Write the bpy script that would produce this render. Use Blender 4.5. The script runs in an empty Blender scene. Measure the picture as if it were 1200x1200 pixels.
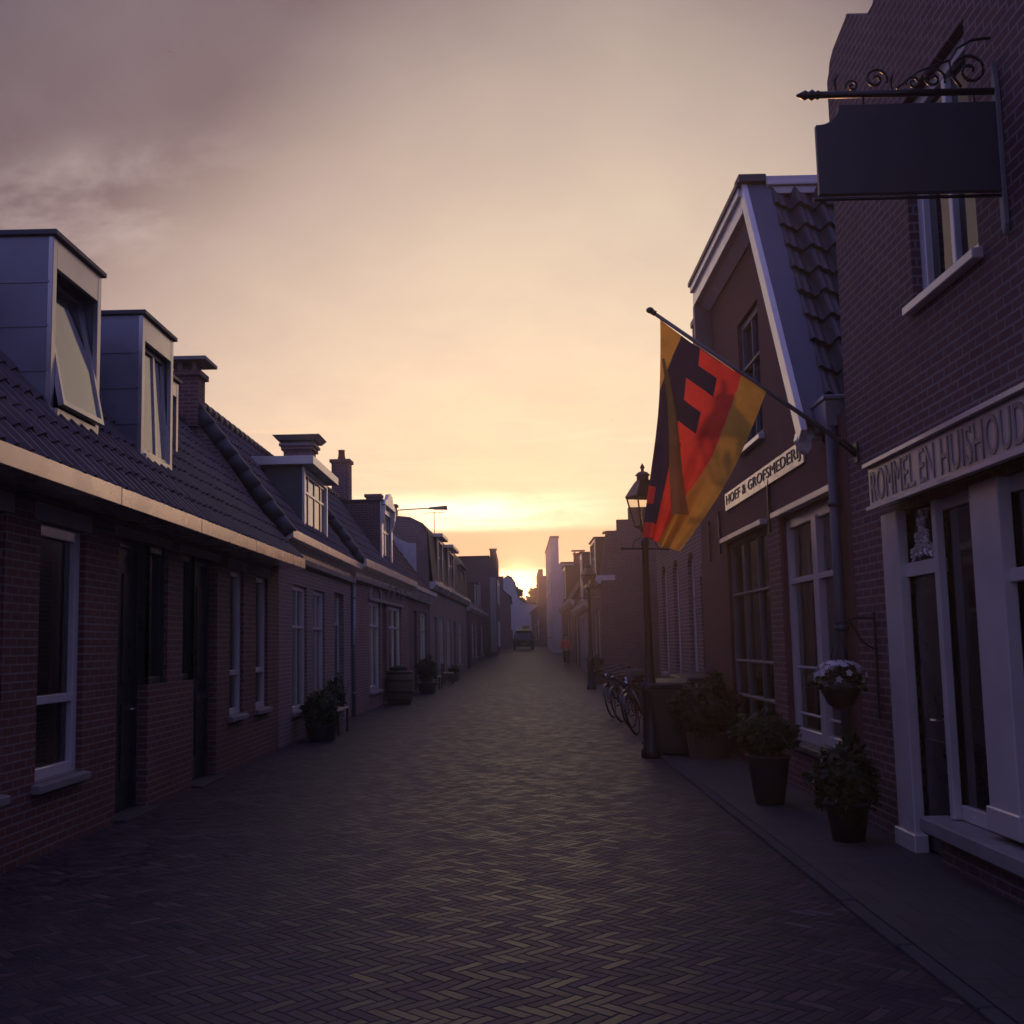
import bpy, math, random
from mathutils import Vector, Matrix
R = math.radians
random.seed(7)
scn = bpy.context.scene
COL = scn.collection

# ------------------------------------------------------------------ helpers
class MB:
    """collects geometry; build() links it as one mesh object"""
    def __init__(s): s.v = []; s.f = []; s.m = []
    def face(s, pts, m=0):
        b = len(s.v); s.v += [tuple(p) for p in pts]; s.f.append(tuple(range(b, b + len(pts)))); s.m.append(m)
    def box(s, x0, x1, y0, y1, z0, z1, m=0):
        b = len(s.v)
        s.v += [(x0, y0, z0), (x1, y0, z0), (x1, y1, z0), (x0, y1, z0), (x0, y0, z1), (x1, y0, z1), (x1, y1, z1), (x0, y1, z1)]
        for q in ((0, 3, 2, 1), (4, 5, 6, 7), (0, 1, 5, 4), (1, 2, 6, 5), (2, 3, 7, 6), (3, 0, 4, 7)):
            s.f.append(tuple(b + i for i in q)); s.m.append(m)
    def hull8(s, lo, hi, m=0):
        """two quads (lists of 4 pts, same winding) joined into a solid"""
        b = len(s.v); s.v += [tuple(p) for p in lo] + [tuple(p) for p in hi]
        for q in ((0, 3, 2, 1), (4, 5, 6, 7), (0, 1, 5, 4), (1, 2, 6, 5), (2, 3, 7, 6), (3, 0, 4, 7)):
            s.f.append(tuple(b + i for i in q)); s.m.append(m)
    def prism(s, poly, a, b, axis='x', m=0):
        """extrude a 2D polygon: axis x -> poly is (y,z); axis y -> poly is (x,z); axis z -> poly is (x,y)"""
        def P(p, t):
            return {'x': (t, p[0], p[1]), 'y': (p[0], t, p[1]), 'z': (p[0], p[1], t)}[axis]
        n = len(poly); o = len(s.v)
        s.v += [P(p, a) for p in poly] + [P(p, b) for p in poly]
        s.f.append(tuple(o + i for i in range(n))); s.m.append(m)
        s.f.append(tuple(o + n + i for i in reversed(range(n)))); s.m.append(m)
        for i in range(n):
            j = (i + 1) % n
            s.f.append((o + i, o + n + i, o + n + j, o + j)); s.m.append(m)
    def tube(s, pts, r, n=8, m=0, cap=True):
        pts = [Vector(p) for p in pts]; o = len(s.v); k = len(pts)
        rr = r if isinstance(r, (list, tuple)) else [r] * k
        up = Vector((0, 0, 1))
        for i, p in enumerate(pts):
            d = (pts[min(i + 1, k - 1)] - pts[max(i - 1, 0)]).normalized()
            a = d.cross(up)
            if a.length < 1e-3: a = d.cross(Vector((1, 0, 0)))
            a.normalize(); b = d.cross(a)
            for j in range(n):
                t = 2 * math.pi * j / n
                s.v.append(tuple(p + (a * math.cos(t) + b * math.sin(t)) * rr[i]))
        for i in range(k - 1):
            for j in range(n):
                q = (j + 1) % n
                s.f.append((o + i * n + j, o + i * n + q, o + (i + 1) * n + q, o + (i + 1) * n + j)); s.m.append(m)
        if cap:
            s.f.append(tuple(o + j for j in reversed(range(n)))); s.m.append(m)
            s.f.append(tuple(o + (k - 1) * n + j for j in range(n))); s.m.append(m)
    def lathe(s, prof, c=(0, 0, 0), n=16, m=0, rot=0.0):
        o = len(s.v)
        for r, z in prof:
            for j in range(n):
                t = 2 * math.pi * j / n + rot
                s.v.append((c[0] + r * math.cos(t), c[1] + r * math.sin(t), c[2] + z))
        for i in range(len(prof) - 1):
            for j in range(n):
                q = (j + 1) % n
                s.f.append((o + i * n + j, o + i * n + q, o + (i + 1) * n + q, o + (i + 1) * n + j)); s.m.append(m)
        s.f.append(tuple(o + j for j in reversed(range(n)))); s.m.append(m)
        s.f.append(tuple(o + (len(prof) - 1) * n + j for j in range(n))); s.m.append(m)
    def ball(s, c, r, n=10, k=6, m=0, sq=(1, 1, 1)):
        prof = [(math.sin(math.pi * i / k) * r + 1e-4, -math.cos(math.pi * i / k) * r) for i in range(k + 1)]
        o = len(s.v); s.lathe(prof, (0, 0, 0), n, m)
        for i in range(o, len(s.v)):
            v = s.v[i]; s.v[i] = (c[0] + v[0] * sq[0], c[1] + v[1] * sq[1], c[2] + v[2] * sq[2])
    def build(s, name, mats, parent=None, smooth=False, bevel=0.0):
        me = bpy.data.meshes.new(name); me.from_pydata(s.v, [], s.f)
        if not isinstance(mats, (list, tuple)): mats = [mats]
        for mt in mats: me.materials.append(mt)
        if len(mats) > 1: me.polygons.foreach_set('material_index', s.m)
        if smooth: me.polygons.foreach_set('use_smooth', [True] * len(me.polygons))
        me.update()
        o = bpy.data.objects.new(name, me); COL.objects.link(o)
        if parent: o.parent = parent
        if bevel:
            b = o.modifiers.new('Bevel', 'BEVEL'); b.width = bevel; b.segments = 1; b.limit_method = 'ANGLE'
        return o

def tag(o, label=None, cat=None, group=None, kind=None):
    if label: o['label'] = label
    if cat: o['category'] = cat
    if group: o['group'] = group
    if kind: o['kind'] = kind
    return o
def thing(name, label, cat, loc=(0, 0, 0), rz=0.0, group=None):
    o = bpy.data.objects.new(name, None); COL.objects.link(o)
    o.empty_display_size = .3; o.location = loc; o.rotation_euler = (0, 0, rz)
    return tag(o, label, cat, group)
def copy_tree(o, parent=None):
    c = o.copy(); COL.objects.link(c)
    if parent: c.parent = parent
    for ch in [x for x in o.children]: copy_tree(ch, c)
    return c

# ------------------------------------------------------------------ node helpers
class NT:
    def __init__(s, nt): s.t = nt; s.n = nt.nodes; s.l = nt.links
    def new(s, typ, **kw):
        n = s.n.new(typ)
        for k, v in kw.items(): setattr(n, k, v)
        return n
    def put(s, sock, v):
        if hasattr(v, 'is_output') or isinstance(v, bpy.types.NodeSocket): s.l.new(v, sock)
        else: sock.default_value = v
    def math(s, op, a, b=0.0, c=0.0, clamp=False):
        n = s.new('ShaderNodeMath', operation=op); n.use_clamp = clamp
        s.put(n.inputs[0], a); s.put(n.inputs[1], b); s.put(n.inputs[2], c)
        return n.outputs[0]
    def vmath(s, op, a, b=(0, 0, 0)):
        n = s.new('ShaderNodeVectorMath', operation=op); s.put(n.inputs[0], a); s.put(n.inputs[1], b)
        return n.outputs['Value'] if op in ('DOT_PRODUCT', 'LENGTH', 'DISTANCE') else n.outputs[0]
    def mix(s, f, a, b, blend='MIX'):
        n = s.new('ShaderNodeMix', data_type='RGBA', blend_type=blend)
        s.put(n.inputs[0], f); s.put(n.inputs[6], a); s.put(n.inputs[7], b)
        return n.outputs[2]
    def noise(s, vec, scale, detail=3.0, rough=.5, dist=0.0):
        n = s.new('ShaderNodeTexNoise'); s.put(n.inputs['Vector'], vec)
        n.inputs['Scale'].default_value = scale; n.inputs['Detail'].default_value = detail
        n.inputs['Roughness'].default_value = rough; n.inputs['Distortion'].default_value = dist
        return n.outputs[0]
    def ramp(s, f, stops, interp='LINEAR'):
        n = s.new('ShaderNodeValToRGB'); r = n.color_ramp; r.interpolation = interp
        while len(r.elements) < len(stops): r.elements.new(.5)
        for e, (p, c) in zip(r.elements, stops):
            e.position = p; e.color = (c, c, c, 1) if isinstance(c, (int, float)) else (*c, 1)
        s.put(n.inputs[0], f); return n.outputs[0]
    def rng(s, v, a, b, c=0.0, d=1.0, smooth=False):
        n = s.new('ShaderNodeMapRange'); n.clamp = True
        if smooth: n.interpolation_type = 'SMOOTHSTEP'
        s.put(n.inputs[0], v)
        for i, x in enumerate((a, b, c, d)): n.inputs[i + 1].default_value = x
        return n.outputs[0]
    def comb(s, x, y, z=0.0):
        n = s.new('ShaderNodeCombineXYZ'); s.put(n.inputs[0], x); s.put(n.inputs[1], y); s.put(n.inputs[2], z)
        return n.outputs[0]
    def sep(s, v):
        n = s.new('ShaderNodeSeparateXYZ'); s.put(n.inputs[0], v); return n.outputs
    def bump(s, h, strength=.5, dist=.01):
        n = s.new('ShaderNodeBump'); n.inputs['Strength'].default_value = strength
        n.inputs['Distance'].default_value = dist; s.put(n.inputs['Height'], h); return n.outputs[0]

def mat_base(name):
    m = bpy.data.materials.new(name); m.use_nodes = True
    t = NT(m.node_tree); p = t.n['Principled BSDF']
    return m, t, p
def coords(t, kind='Object'):
    return t.new('ShaderNodeTexCoord').outputs[kind]

def paint(name, col, rough=.4, spec=.5, var=.12, metal=0.0, scale=6.0, bump=.15, ior=1.5):
    m, t, p = mat_base(name); c = coords(t); p.inputs['IOR'].default_value = ior
    n = t.noise(c, scale, 5, .6); n2 = t.noise(c, scale * .23, 3, .5)
    k = t.math('ADD', t.math('MULTIPLY', n, .6), t.math('MULTIPLY', n2, .4))
    a = tuple(x * (1 - var * 2) for x in col); b = tuple(min(1, x * (1 + var * 1.3)) for x in col)
    t.put(p.inputs['Base Color'], t.ramp(k, [(.25, a), (.75, b)]))
    t.put(p.inputs['Roughness'], t.rng(n, .2, .8, max(.03, rough - .1), min(1, rough + .15)))
    p.inputs['Metallic'].default_value = metal; p.inputs['Specular IOR Level'].default_value = spec
    if bump: t.put(p.inputs['Normal'], t.bump(t.noise(c, scale * 9, 4, .6), bump, .004))
    return m

def brick(name, c1, c2, mortar, bw=.215, bh=.066, ms=.009, rough=.82):
    m, t, p = mat_base(name); x, y, z = t.sep(coords(t))
    vec = t.comb(t.math('ADD', x, y), z, 0.0)
    b = t.new('ShaderNodeTexBrick'); t.put(b.inputs['Vector'], vec)
    b.inputs['Color1'].default_value = (*c1, 1); b.inputs['Color2'].default_value = (*c2, 1)
    b.inputs['Mortar'].default_value = (*mortar, 1)
    for k, v in (('Scale', 1.0), ('Mortar Size', ms), ('Mortar Smooth', .2), ('Bias', -.1), ('Brick Width', bw), ('Row Height', bh)):
        b.inputs[k].default_value = v
    c = coords(t)
    big = t.noise(c, .7, 5, .65); mid = t.noise(c, 5, 4, .6); fine = t.noise(c, 60, 3, .6)
    col = t.mix(t.rng(big, .35, .7), b.outputs[0], t.mix(.55, b.outputs[0], (c1[0] * .45, c1[1] * .5, c1[2] * .6, 1)))
    col = t.mix(t.rng(mid, .55, .8, 0, .5), col, (mortar[0], mortar[1] * .95, mortar[2] * .9, 1))
    col = t.mix(t.rng(fine, .3, .8, 0, .35), col, (c1[0] * .4, c1[1] * .4, c1[2] * .4, 1))
    t.put(p.inputs['Base Color'], col)
    t.put(p.inputs['Roughness'], t.rng(mid, .2, .8, rough - .15, rough + .1)); p.inputs['Specular IOR Level'].default_value = .35
    h = t.math('ADD', t.math('MULTIPLY', b.outputs['Fac'], -1.0), t.math('MULTIPLY', fine, .35))
    t.put(p.inputs['Normal'], t.bump(h, .7, .008))
    return m

def herringbone(name):
    """street of clinkers laid in a 45 degree herringbone, length 3 x width"""
    m, t, p = mat_base(name); W = .066; n = 3
    pos = t.new('ShaderNodeNewGeometry').outputs['Position']
    wob = t.noise(pos, 1.3, 2, .5)
    x, y, _ = t.sep(pos)
    q = .70710678 / W
    a = t.math('MULTIPLY', t.math('ADD', x, y), q); b = t.math('MULTIPLY', t.math('SUBTRACT', x, y), q)
    a = t.math('ADD', a, t.math('MULTIPLY', wob, 1.6)); b = t.math('ADD', b, t.math('MULTIPLY', t.noise(pos, 1.7, 2, .5), -1.5))
    i = t.math('FLOOR', a); j = t.math('FLOOR', b); fx = t.math('SUBTRACT', a, i); fy = t.math('SUBTRACT', b, j)
    k = t.math('FLOORED_MODULO', t.math('SUBTRACT', i, j), 2.0 * n)
    hor = t.math('LESS_THAN', k, n - .5)
    ver = t.math('SUBTRACT', 1.0, hor)
    kv = t.math('SUBTRACT', 2.0 * n - 1, k)               # index along a vertical brick
    def sel(h_, v_): return t.math('ADD', t.math('MULTIPLY', hor, h_), t.math('MULTIPLY', ver, v_))
    u = sel(t.math('ADD', fx, k), t.math('ADD', fy, kv)); v = sel(fy, fx)
    ox = sel(t.math('SUBTRACT', i, k), i); oy = sel(j, t.math('SUBTRACT', j, kv))
    wn = t.new('ShaderNodeTexWhiteNoise', noise_dimensions='3D'); t.put(wn.inputs[0], t.comb(ox, oy, hor))
    r1 = wn.outputs[0]; rc = t.sep(wn.outputs[1])
    du = t.math('MINIMUM', u, t.math('SUBTRACT', float(n), u)); dv = t.math('MINIMUM', v, t.math('SUBTRACT', 1.0, v))
    d = t.math('MINIMUM', du, dv)
    d = t.math('ADD', d, t.math('MULTIPLY', t.math('SUBTRACT', t.noise(pos, 45, 3, .6), .5), .14))
    face = t.rng(d, .02, .13, 0, 1, True)
    col = t.ramp(r1, [(0, (.011, .010, .027)), (.3, (.021, .016, .034)), (.55, (.034, .023, .040)), (.74, (.066, .034, .047)), (.9, (.105, .057, .066)), (1, (.15, .10, .108))])
    grime = t.noise(pos, .35, 5, .6)
    col = t.mix(t.rng(grime, .35, .7, 0, .55), col, (.045, .036, .045, 1))
    col = t.mix(t.rng(t.noise(pos, 90, 3, .6), .35, .75, 0, .4), col, (.03, .022, .024, 1))
    col = t.mix(t.rng(t.noise(pos, 1.1, 4, .65), .45, .7, 0, .5), col, (.085, .058, .056, 1))
    patch = t.rng(t.noise(pos, .22, 4, .6, .5), .46, .56, 0, .45)
    col = t.mix(patch, col, t.mix(.5, col, (.030, .026, .040, 1)))
    sand = t.math('MULTIPLY', t.rng(t.noise(pos, 2.6, 5, .7), .56, .72, 0, .6), t.rng(d, .6, .1))
    col = t.mix(t.math('SUBTRACT', face, t.math('MULTIPLY', sand, .9), 0, True), (.030, .025, .033, 1), col)
    col = t.mix(t.math('MULTIPLY', sand, .5), col, (.085, .068, .062, 1))
    t.put(p.inputs['Base Color'], col)
    t.put(p.inputs['Roughness'], t.math('ADD', t.math('MULTIPLY', rc[0], .22), t.rng(face, 0, 1, .85, .42)))
    p.inputs['Specular IOR Level'].default_value = .21
    # every brick sits a little tilted, so the low light catches some of them
    tilt = t.math('ADD', t.math('MULTIPLY', t.math('SUBTRACT', rc[1], .5), t.math('SUBTRACT', u, n / 2)),
                  t.math('MULTIPLY', t.math('SUBTRACT', rc[2], .5), t.math('MULTIPLY', t.math('SUBTRACT', v, .5), 1.6)))
    h = t.math('ADD', t.math('MULTIPLY', face, .45), t.math('MULTIPLY', tilt, 1.0))
    h = t.math('ADD', h, t.math('MULTIPLY', r1, .3))
    h = t.math('ADD', h, t.math('MULTIPLY', t.noise(pos, 70, 4, .6), .3))
    t.put(p.inputs['Normal'], t.bump(h, .55, .008))
    return m

def slabs(name, c1, c2, mortar, w=.3, h=.3):
    m, t, p = mat_base(name); pos = t.new('ShaderNodeNewGeometry').outputs['Position']
    b = t.new('ShaderNodeTexBrick'); t.put(b.inputs['Vector'], pos)
    b.inputs['Color1'].default_value = (*c1, 1); b.inputs['Color2'].default_value = (*c2, 1); b.inputs['Mortar'].default_value = (*mortar, 1)
    for k, v in (('Scale', 1.0), ('Mortar Size', .008), ('Mortar Smooth', .3), ('Brick Width', w), ('Row Height', h)): b.inputs[k].default_value = v
    g = t.noise(pos, 1.2, 5, .65); f = t.noise(pos, 50, 4, .6)
    col = t.mix(t.rng(g, .35, .7, 0, .6), b.outputs[0], (c1[0] * .5, c1[1] * .5, c1[2] * .5, 1))
    t.put(p.inputs['Base Color'], t.mix(t.rng(f, .3, .8, 0, .4), col, (c1[0] * .4, c1[1] * .4, c1[2] * .4, 1)))
    p.inputs['Roughness'].default_value = .75
    t.put(p.inputs['Normal'], t.bump(t.math('ADD', t.math('MULTIPLY', b.outputs['Fac'], -1.0), t.math('MULTIPLY', f, .5)), .6, .006))
    return m

def tilemat(name, c1, c2, rough=.6):
    m, t, p = mat_base(name); c = coords(t)
    x, y, z = t.sep(c)
    wn = t.new('ShaderNodeTexWhiteNoise', noise_dimensions='3D')
    t.put(wn.inputs[0], t.comb(t.math('FLOOR', t.math('MULTIPLY', x, 4.4)), t.math('FLOOR', t.math('MULTIPLY', z, 3.6)), 0.0))
    n = t.noise(c, 2.2, 5, .65); f = t.noise(c, 30, 4, .6)
    col = t.mix(wn.outputs[0], (*c1, 1), (*c2, 1))
    col = t.mix(t.rng(n, .4, .75, 0, .6), col, (c1[0] * .5, c1[1] * .6, c1[2] * .55, 1))
    col = t.mix(t.rng(f, .5, .8, 0, .4), col, (c2[0] * 1.3, c2[1] * 1.35, c2[2] * 1.2, 1))
    t.put(p.inputs['Base Color'], col); t.put(p.inputs['Roughness'], t.rng(f, .2, .8, rough - .15, rough + .15))
    p.inputs['Specular IOR Level'].default_value = .4
    t.put(p.inputs['Normal'], t.bump(f, .3, .006))
    return m

def glass(name, tint=(.010, .012, .016), rough=.04, ior=1.55):
    m, t, p = mat_base(name); c = coords(t)
    p.inputs['Base Color'].default_value = (*tint, 1); p.inputs['Roughness'].default_value = rough
    p.inputs['IOR'].default_value = ior
    t.put(p.inputs['Normal'], t.bump(t.noise(c, 1.6, 2, .5), .12, .03))
    return m
def clear_glass(name):
    m, t, p = mat_base(name)
    tr = t.new('ShaderNodeBsdfTransparent'); tr.inputs[0].default_value = (.92, .90, .84, 1)
    gl = t.new('ShaderNodeBsdfGlossy'); gl.inputs['Roughness'].default_value = .08
    fr = t.new('ShaderNodeFresnel'); fr.inputs[0].default_value = 1.5
    mx = t.new('ShaderNodeMixShader'); t.l.new(fr.outputs[0], mx.inputs[0]); t.l.new(tr.outputs[0], mx.inputs[1]); t.l.new(gl.outputs[0], mx.inputs[2])
    t.l.new(mx.outputs[0], t.n['Material Output'].inputs[0]); return m
def leafmat(name, c1, c2, trans=.35):
    m, t, p = mat_base(name); c = coords(t)
    col = t.ramp(t.noise(c, 9, 3, .6), [(.3, c1), (.7, c2)])
    t.put(p.inputs['Base Color'], col); p.inputs['Roughness'].default_value = .55
    tl = t.new('ShaderNodeBsdfTranslucent'); t.put(tl.inputs[0], col)
    mx = t.new('ShaderNodeMixShader'); mx.inputs[0].default_value = trans
    t.l.new(p.outputs[0], mx.inputs[1]); t.l.new(tl.outputs[0], mx.inputs[2]); t.l.new(mx.outputs[0], t.n['Material Output'].inputs[0])
    return m
def clothmat(name, col, trans=.5):
    m, t, p = mat_base(name); c = coords(t)
    cc = t.ramp(t.noise(c, 5, 4, .6), [(.3, tuple(x * .8 for x in col)), (.7, tuple(min(1, x * 1.1) for x in col))])
    t.put(p.inputs['Base Color'], cc); p.inputs['Roughness'].default_value = .85; p.inputs['Specular IOR Level'].default_value = .15
    w = t.new('ShaderNodeTexWave'); t.put(w.inputs[0], c); w.inputs['Scale'].default_value = 160
    t.put(p.inputs['Normal'], t.bump(w.outputs[1], .1, .002))
    tl = t.new('ShaderNodeBsdfTranslucent'); t.put(tl.inputs[0], cc)
    mx = t.new('ShaderNodeMixShader'); mx.inputs[0].default_value = trans
    t.l.new(p.outputs[0], mx.inputs[1]); t.l.new(tl.outputs[0], mx.inputs[2]); t.l.new(mx.outputs[0], t.n['Material Output'].inputs[0])
    return m

M = {}
M['brick_red'] = brick('brick_red', (.20, .068, .062), (.125, .045, .045), (.25, .21, .20))
M['brick_deep'] = brick('brick_deep', (.155, .066, .068), (.095, .044, .052), (.25, .21, .22))
M['brick_brown'] = brick('brick_brown', (.26, .115, .10), (.17, .08, .075), (.38, .33, .31))
M['brick_grey'] = brick('brick_grey', (.29, .18, .165), (.19, .13, .125), (.42, .37, .35))
M['brick_ochre'] = brick('brick_ochre', (.34, .215, .17), (.25, .155, .125), (.38, .33, .29))
M['plaster_white'] = paint('plaster_white', (.62, .58, .55), .8, .2, .10, bump=.3)
M['plaster_red'] = paint('plaster_red', (.14, .060, .055), .8, .25, .18, bump=.5, scale=3)
M['plaster_grey'] = paint('plaster_grey', (.34, .30, .27), .85, .2, .14, bump=.4)
M['tile_dark'] = tilemat('tile_dark', (.060, .038, .044), (.10, .060, .060), .5)
M['tile_red'] = tilemat('tile_red', (.11, .042, .034), (.075, .034, .032), .65)
M['tile_blue'] = tilemat('tile_blue', (.034, .034, .044), (.055, .052, .062), .5)
M['white'] = paint('white_paint', (.66, .63, .60), .16, .5, .08, bump=.03, ior=2.1)
M['white_worn'] = paint('worn_white_paint', (.60, .55, .50), .17, .5, .13, scale=1.5, bump=.03, ior=2.1)
M['cream'] = paint('cream_paint', (.58, .50, .40), .18, .5, .10, bump=.04, ior=2.0)
M['zinc'] = paint('zinc_sheet', (.24, .24, .28), .36, .5, .2, metal=.45, scale=2)
M['zinc_dark'] = paint('dark_zinc', (.085, .088, .105), .45, .5, .18, metal=.2, scale=3)
M['blue_board'] = paint('slate_blue_board', (.10, .11, .15), .5, .4, .15, scale=3)
M['grey_green'] = paint('grey_green_paint', (.075, .085, .085), .4)
M['dark_door'] = paint('dark_door_paint', (.018, .020, .026), .3)
M['door_brown'] = paint('brown_door_paint', (.05, .026, .020), .35)
M['iron'] = paint('black_iron', (.014, .014, .017), .38, .5, .15)
M['iron_grey'] = paint('grey_iron', (.16, .155, .16), .5, .4, .15)
M['stone'] = paint('grey_stone', (.26, .245, .23), .75, .3, .16, scale=9, bump=.5)
M['lead'] = paint('lead_sheet', (.07, .07, .082), .5, .4, .15, metal=.3)
M['glass'] = glass('window_glass'); M['coated'] = glass('coated_glass', (.05, .048, .045), .06, 2.5); M['clear'] = clear_glass('lantern_glass'); M['see'] = clear_glass('see_through_pane')
M['wood'] = paint('weathered_wood', (.11, .075, .05), .6, .3, .2)
M['wood_pale'] = paint('pale_wood_top', (.30, .23, .17), .45, .4, .15)
M['plastic'] = paint('bin_plastic', (.013, .014, .018), .5, .5, .1)
M['rubber'] = paint('rubber', (.012, .012, .013), .7, .3, .1)
M['chrome'] = paint('steel', (.55, .55, .55), .2, .5, .05, metal=1.0)
M['board_old'] = paint('weathered_board', (.46, .39, .35), .3, .5, .28, scale=1.2, bump=.1, ior=1.9)
M['dull'] = paint('dull_steel', (.16, .155, .15), .4, .5, .2, metal=.8)
M['zinc_lit'] = paint('zinc_lit_front', (.52, .49, .48), .30, .5, .15, metal=.85, scale=2, bump=.08)  # lighter copy of the zinc: light on the dormer fronts put into colour
M['alu'] = paint('aluminium_fascia', (.80, .70, .62), .24, .5, .12, metal=.9, scale=2, bump=.05)
M['pot'] = paint('glazed_dark_pot', (.014, .014, .020), .55, .5, .2)
M['terracotta'] = paint('terracotta', (.16, .065, .045), .8, .2, .2)
M['leaf'] = leafmat('leaf_dark', (.016, .030, .012), (.042, .065, .024))
M['leaf_mid'] = leafmat('leaf_mid', (.030, .050, .020), (.075, .095, .040))
M['leaf_tree'] = leafmat('leaf_tree', (.05, .042, .016), (.10, .075, .03), .45)
M['bark'] = paint('bark', (.06, .045, .035), .9, .2, .25, scale=9, bump=.6)
M['soil'] = paint('soil', (.03, .022, .017), .95, .1, .2)
M['petal_white'] = leafmat('petal_white', (.55, .53, .55), (.78, .75, .75), .3)
M['petal_pink'] = leafmat('petal_pink', (.40, .20, .25), (.60, .32, .36), .3)
M['road'] = herringbone('street_clinkers')
M['slabs'] = slabs('pavement_slabs', (.046, .043, .046), (.060, .056, .058), (.022, .020, .022))
M['kerb'] = paint('kerb_stone', (.058, .055, .058), .85, .3, .15, scale=7, bump=.4)
M['earth'] = paint('bare_ground', (.06, .055, .045), .95, .1, .2, scale=.5)
M['sign_navy'] = paint('navy_sign_paint', (.035, .040, .055), .4, .5, .12)
M['letter_black'] = paint('black_lettering', (.014, .013, .016), .5)
M['letter_grey'] = paint('grey_lettering', (.22, .185, .18), .4)
M['flag_yellow'] = clothmat('flag_yellow', (.72, .42, .09), .45); M['flag_red'] = clothmat('flag_red', (.86, .085, .065), .50)
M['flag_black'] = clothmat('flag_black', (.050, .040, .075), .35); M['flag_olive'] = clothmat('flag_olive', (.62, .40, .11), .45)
M['car'] = paint('car_paint', (.022, .014, .016), .22, .6, .05, bump=0)
M['red_lens'] = paint('red_lens', (.25, .012, .010), .2, .5, .05)
M['skin'] = paint('skin', (.45, .26, .19), .55, .4, .08)
M['jacket'] = paint('orange_jacket', (.78, .11, .05), .7, .2, .12)
M['trouser'] = paint('dark_trousers', (.03, .03, .04), .8, .2, .12)
M['hair'] = paint('brown_hair', (.035, .022, .015), .6, .3, .15)
M['curtain'] = paint('net_curtain', (.40, .38, .36), .9, .1, .1)

# ------------------------------------------------------------------ camera (level horizon tilted by a slight hand-held roll)
F_PX, EYE = 1330.0, 1.6
dv = Vector((6, -153, -F_PX)); yw = dv.normalized()
h0 = Vector((1, .0218, 0)); xw = (h0 - yw * h0.dot(yw)).normalized(); zw = xw.cross(yw)
rot = Matrix((xw, yw, zw))
cam = bpy.data.cameras.new('camera'); co = bpy.data.objects.new('camera', cam); COL.objects.link(co)
co.matrix_world = Matrix.Translation((0, 0, EYE)) @ rot.to_4x4()
cam.sensor_width = 36; cam.lens = F_PX / 1200 * 36; cam.clip_start = .05; cam.clip_end = 3000
scn.camera = co

# ------------------------------------------------------------------ ground
def gz(y):
    t = min(1, max(0, (y - 48) / 64)); return 1.1 * t * t * (3 - 2 * t)
def strip(name, xa, xb, mat, dz, y0, y1, step=2.0, kind='structure'):
    mb = MB(); n = int((y1 - y0) / step) + 1
    for i in range(n):
        a = y0 + (y1 - y0) * i / n; b = y0 + (y1 - y0) * (i + 1) / n
        mb.face([(xa, a, gz(a) + dz), (xb, a, gz(a) + dz), (xb, b, gz(b) + dz), (xa, b, gz(b) + dz)])
    return tag(mb.build(name, mat), kind=kind)
strip('ground', -260, 260, M['earth'], -.004, -40, 480, 4)
strip('road', -4.3, 6.2, M['road'], .004, -12, 150)
# pavement along the right-hand fronts, a low step above the clinkers, with its kerb
mb = MB(); mb.box(1.99, 3.3, -6, 17.5, -.02, .034); tag(mb.build('pavement', M['slabs']), kind='structure')
mb = MB()
y = -6.0
while y < 17.4:
    mb.box(1.90 + random.uniform(-.004, .004), 1.985, y, y + .985, -.02, .036 + random.uniform(-.004, .004)); y += 1.0
tag(mb.build('kerb', M['kerb'], bevel=.008), kind='structure')

# ------------------------------------------------------------------ building kit (house frame: x runs rightward along the front, y runs back, z up)
def facade(mb, xa, xb, z0, z1, holes, rev=.14, y=0.0, arch=True):
    xs = sorted({xa, xb, *[h[0] for h in holes], *[h[1] for h in holes]}); zs = sorted({z0, z1, *[h[2] for h in holes], *[h[3] for h in holes]})
    xs = [x for x in xs if xa <= x <= xb]; zs = [z for z in zs if z0 <= z <= z1]
    for i in range(len(xs) - 1):
        for j in range(len(zs) - 1):
            cx = (xs[i] + xs[i + 1]) / 2; cz = (zs[j] + zs[j + 1]) / 2
            if any(h[0] < cx < h[1] and h[2] < cz < h[3] for h in holes): continue
            mb.face([(xs[i], y, zs[j]), (xs[i + 1], y, zs[j]), (xs[i + 1], y, zs[j + 1]), (xs[i], y, zs[j + 1])])
    for h in holes:
        a, b, c, d = h[:4]; r = y + (h[5] if len(h) > 5 else rev); ar = h[4] if len(h) > 4 else 0
        mb.face([(a, y, c), (a, r, c), (a, r, d), (a, y, d)]); mb.face([(b, y, c), (b, y, d), (b, r, d), (b, r, c)])
        mb.face([(a, y, d), (a, r, d), (b, r, d), (b, y, d)]); mb.face([(a, y, c), (b, y, c), (b, r, c), (a, r, c)])
        if ar:
            n = 10; zs_ = d - ar
            pts = [((a + b) / 2 - (b - a) / 2 * math.cos(math.pi * k / n), zs_ + (ar - .01) * math.sin(math.pi * k / n)) for k in range(n + 1)]
            for k in range(n):
                (p, q), (s, u) = pts[k], pts[k + 1]
                mb.face([(p, y, q), (s, y, u), (s, y, d), (p, y, d)]); mb.face([(p, y, q), (p, r, q), (s, r, u), (s, y, u)])

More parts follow.
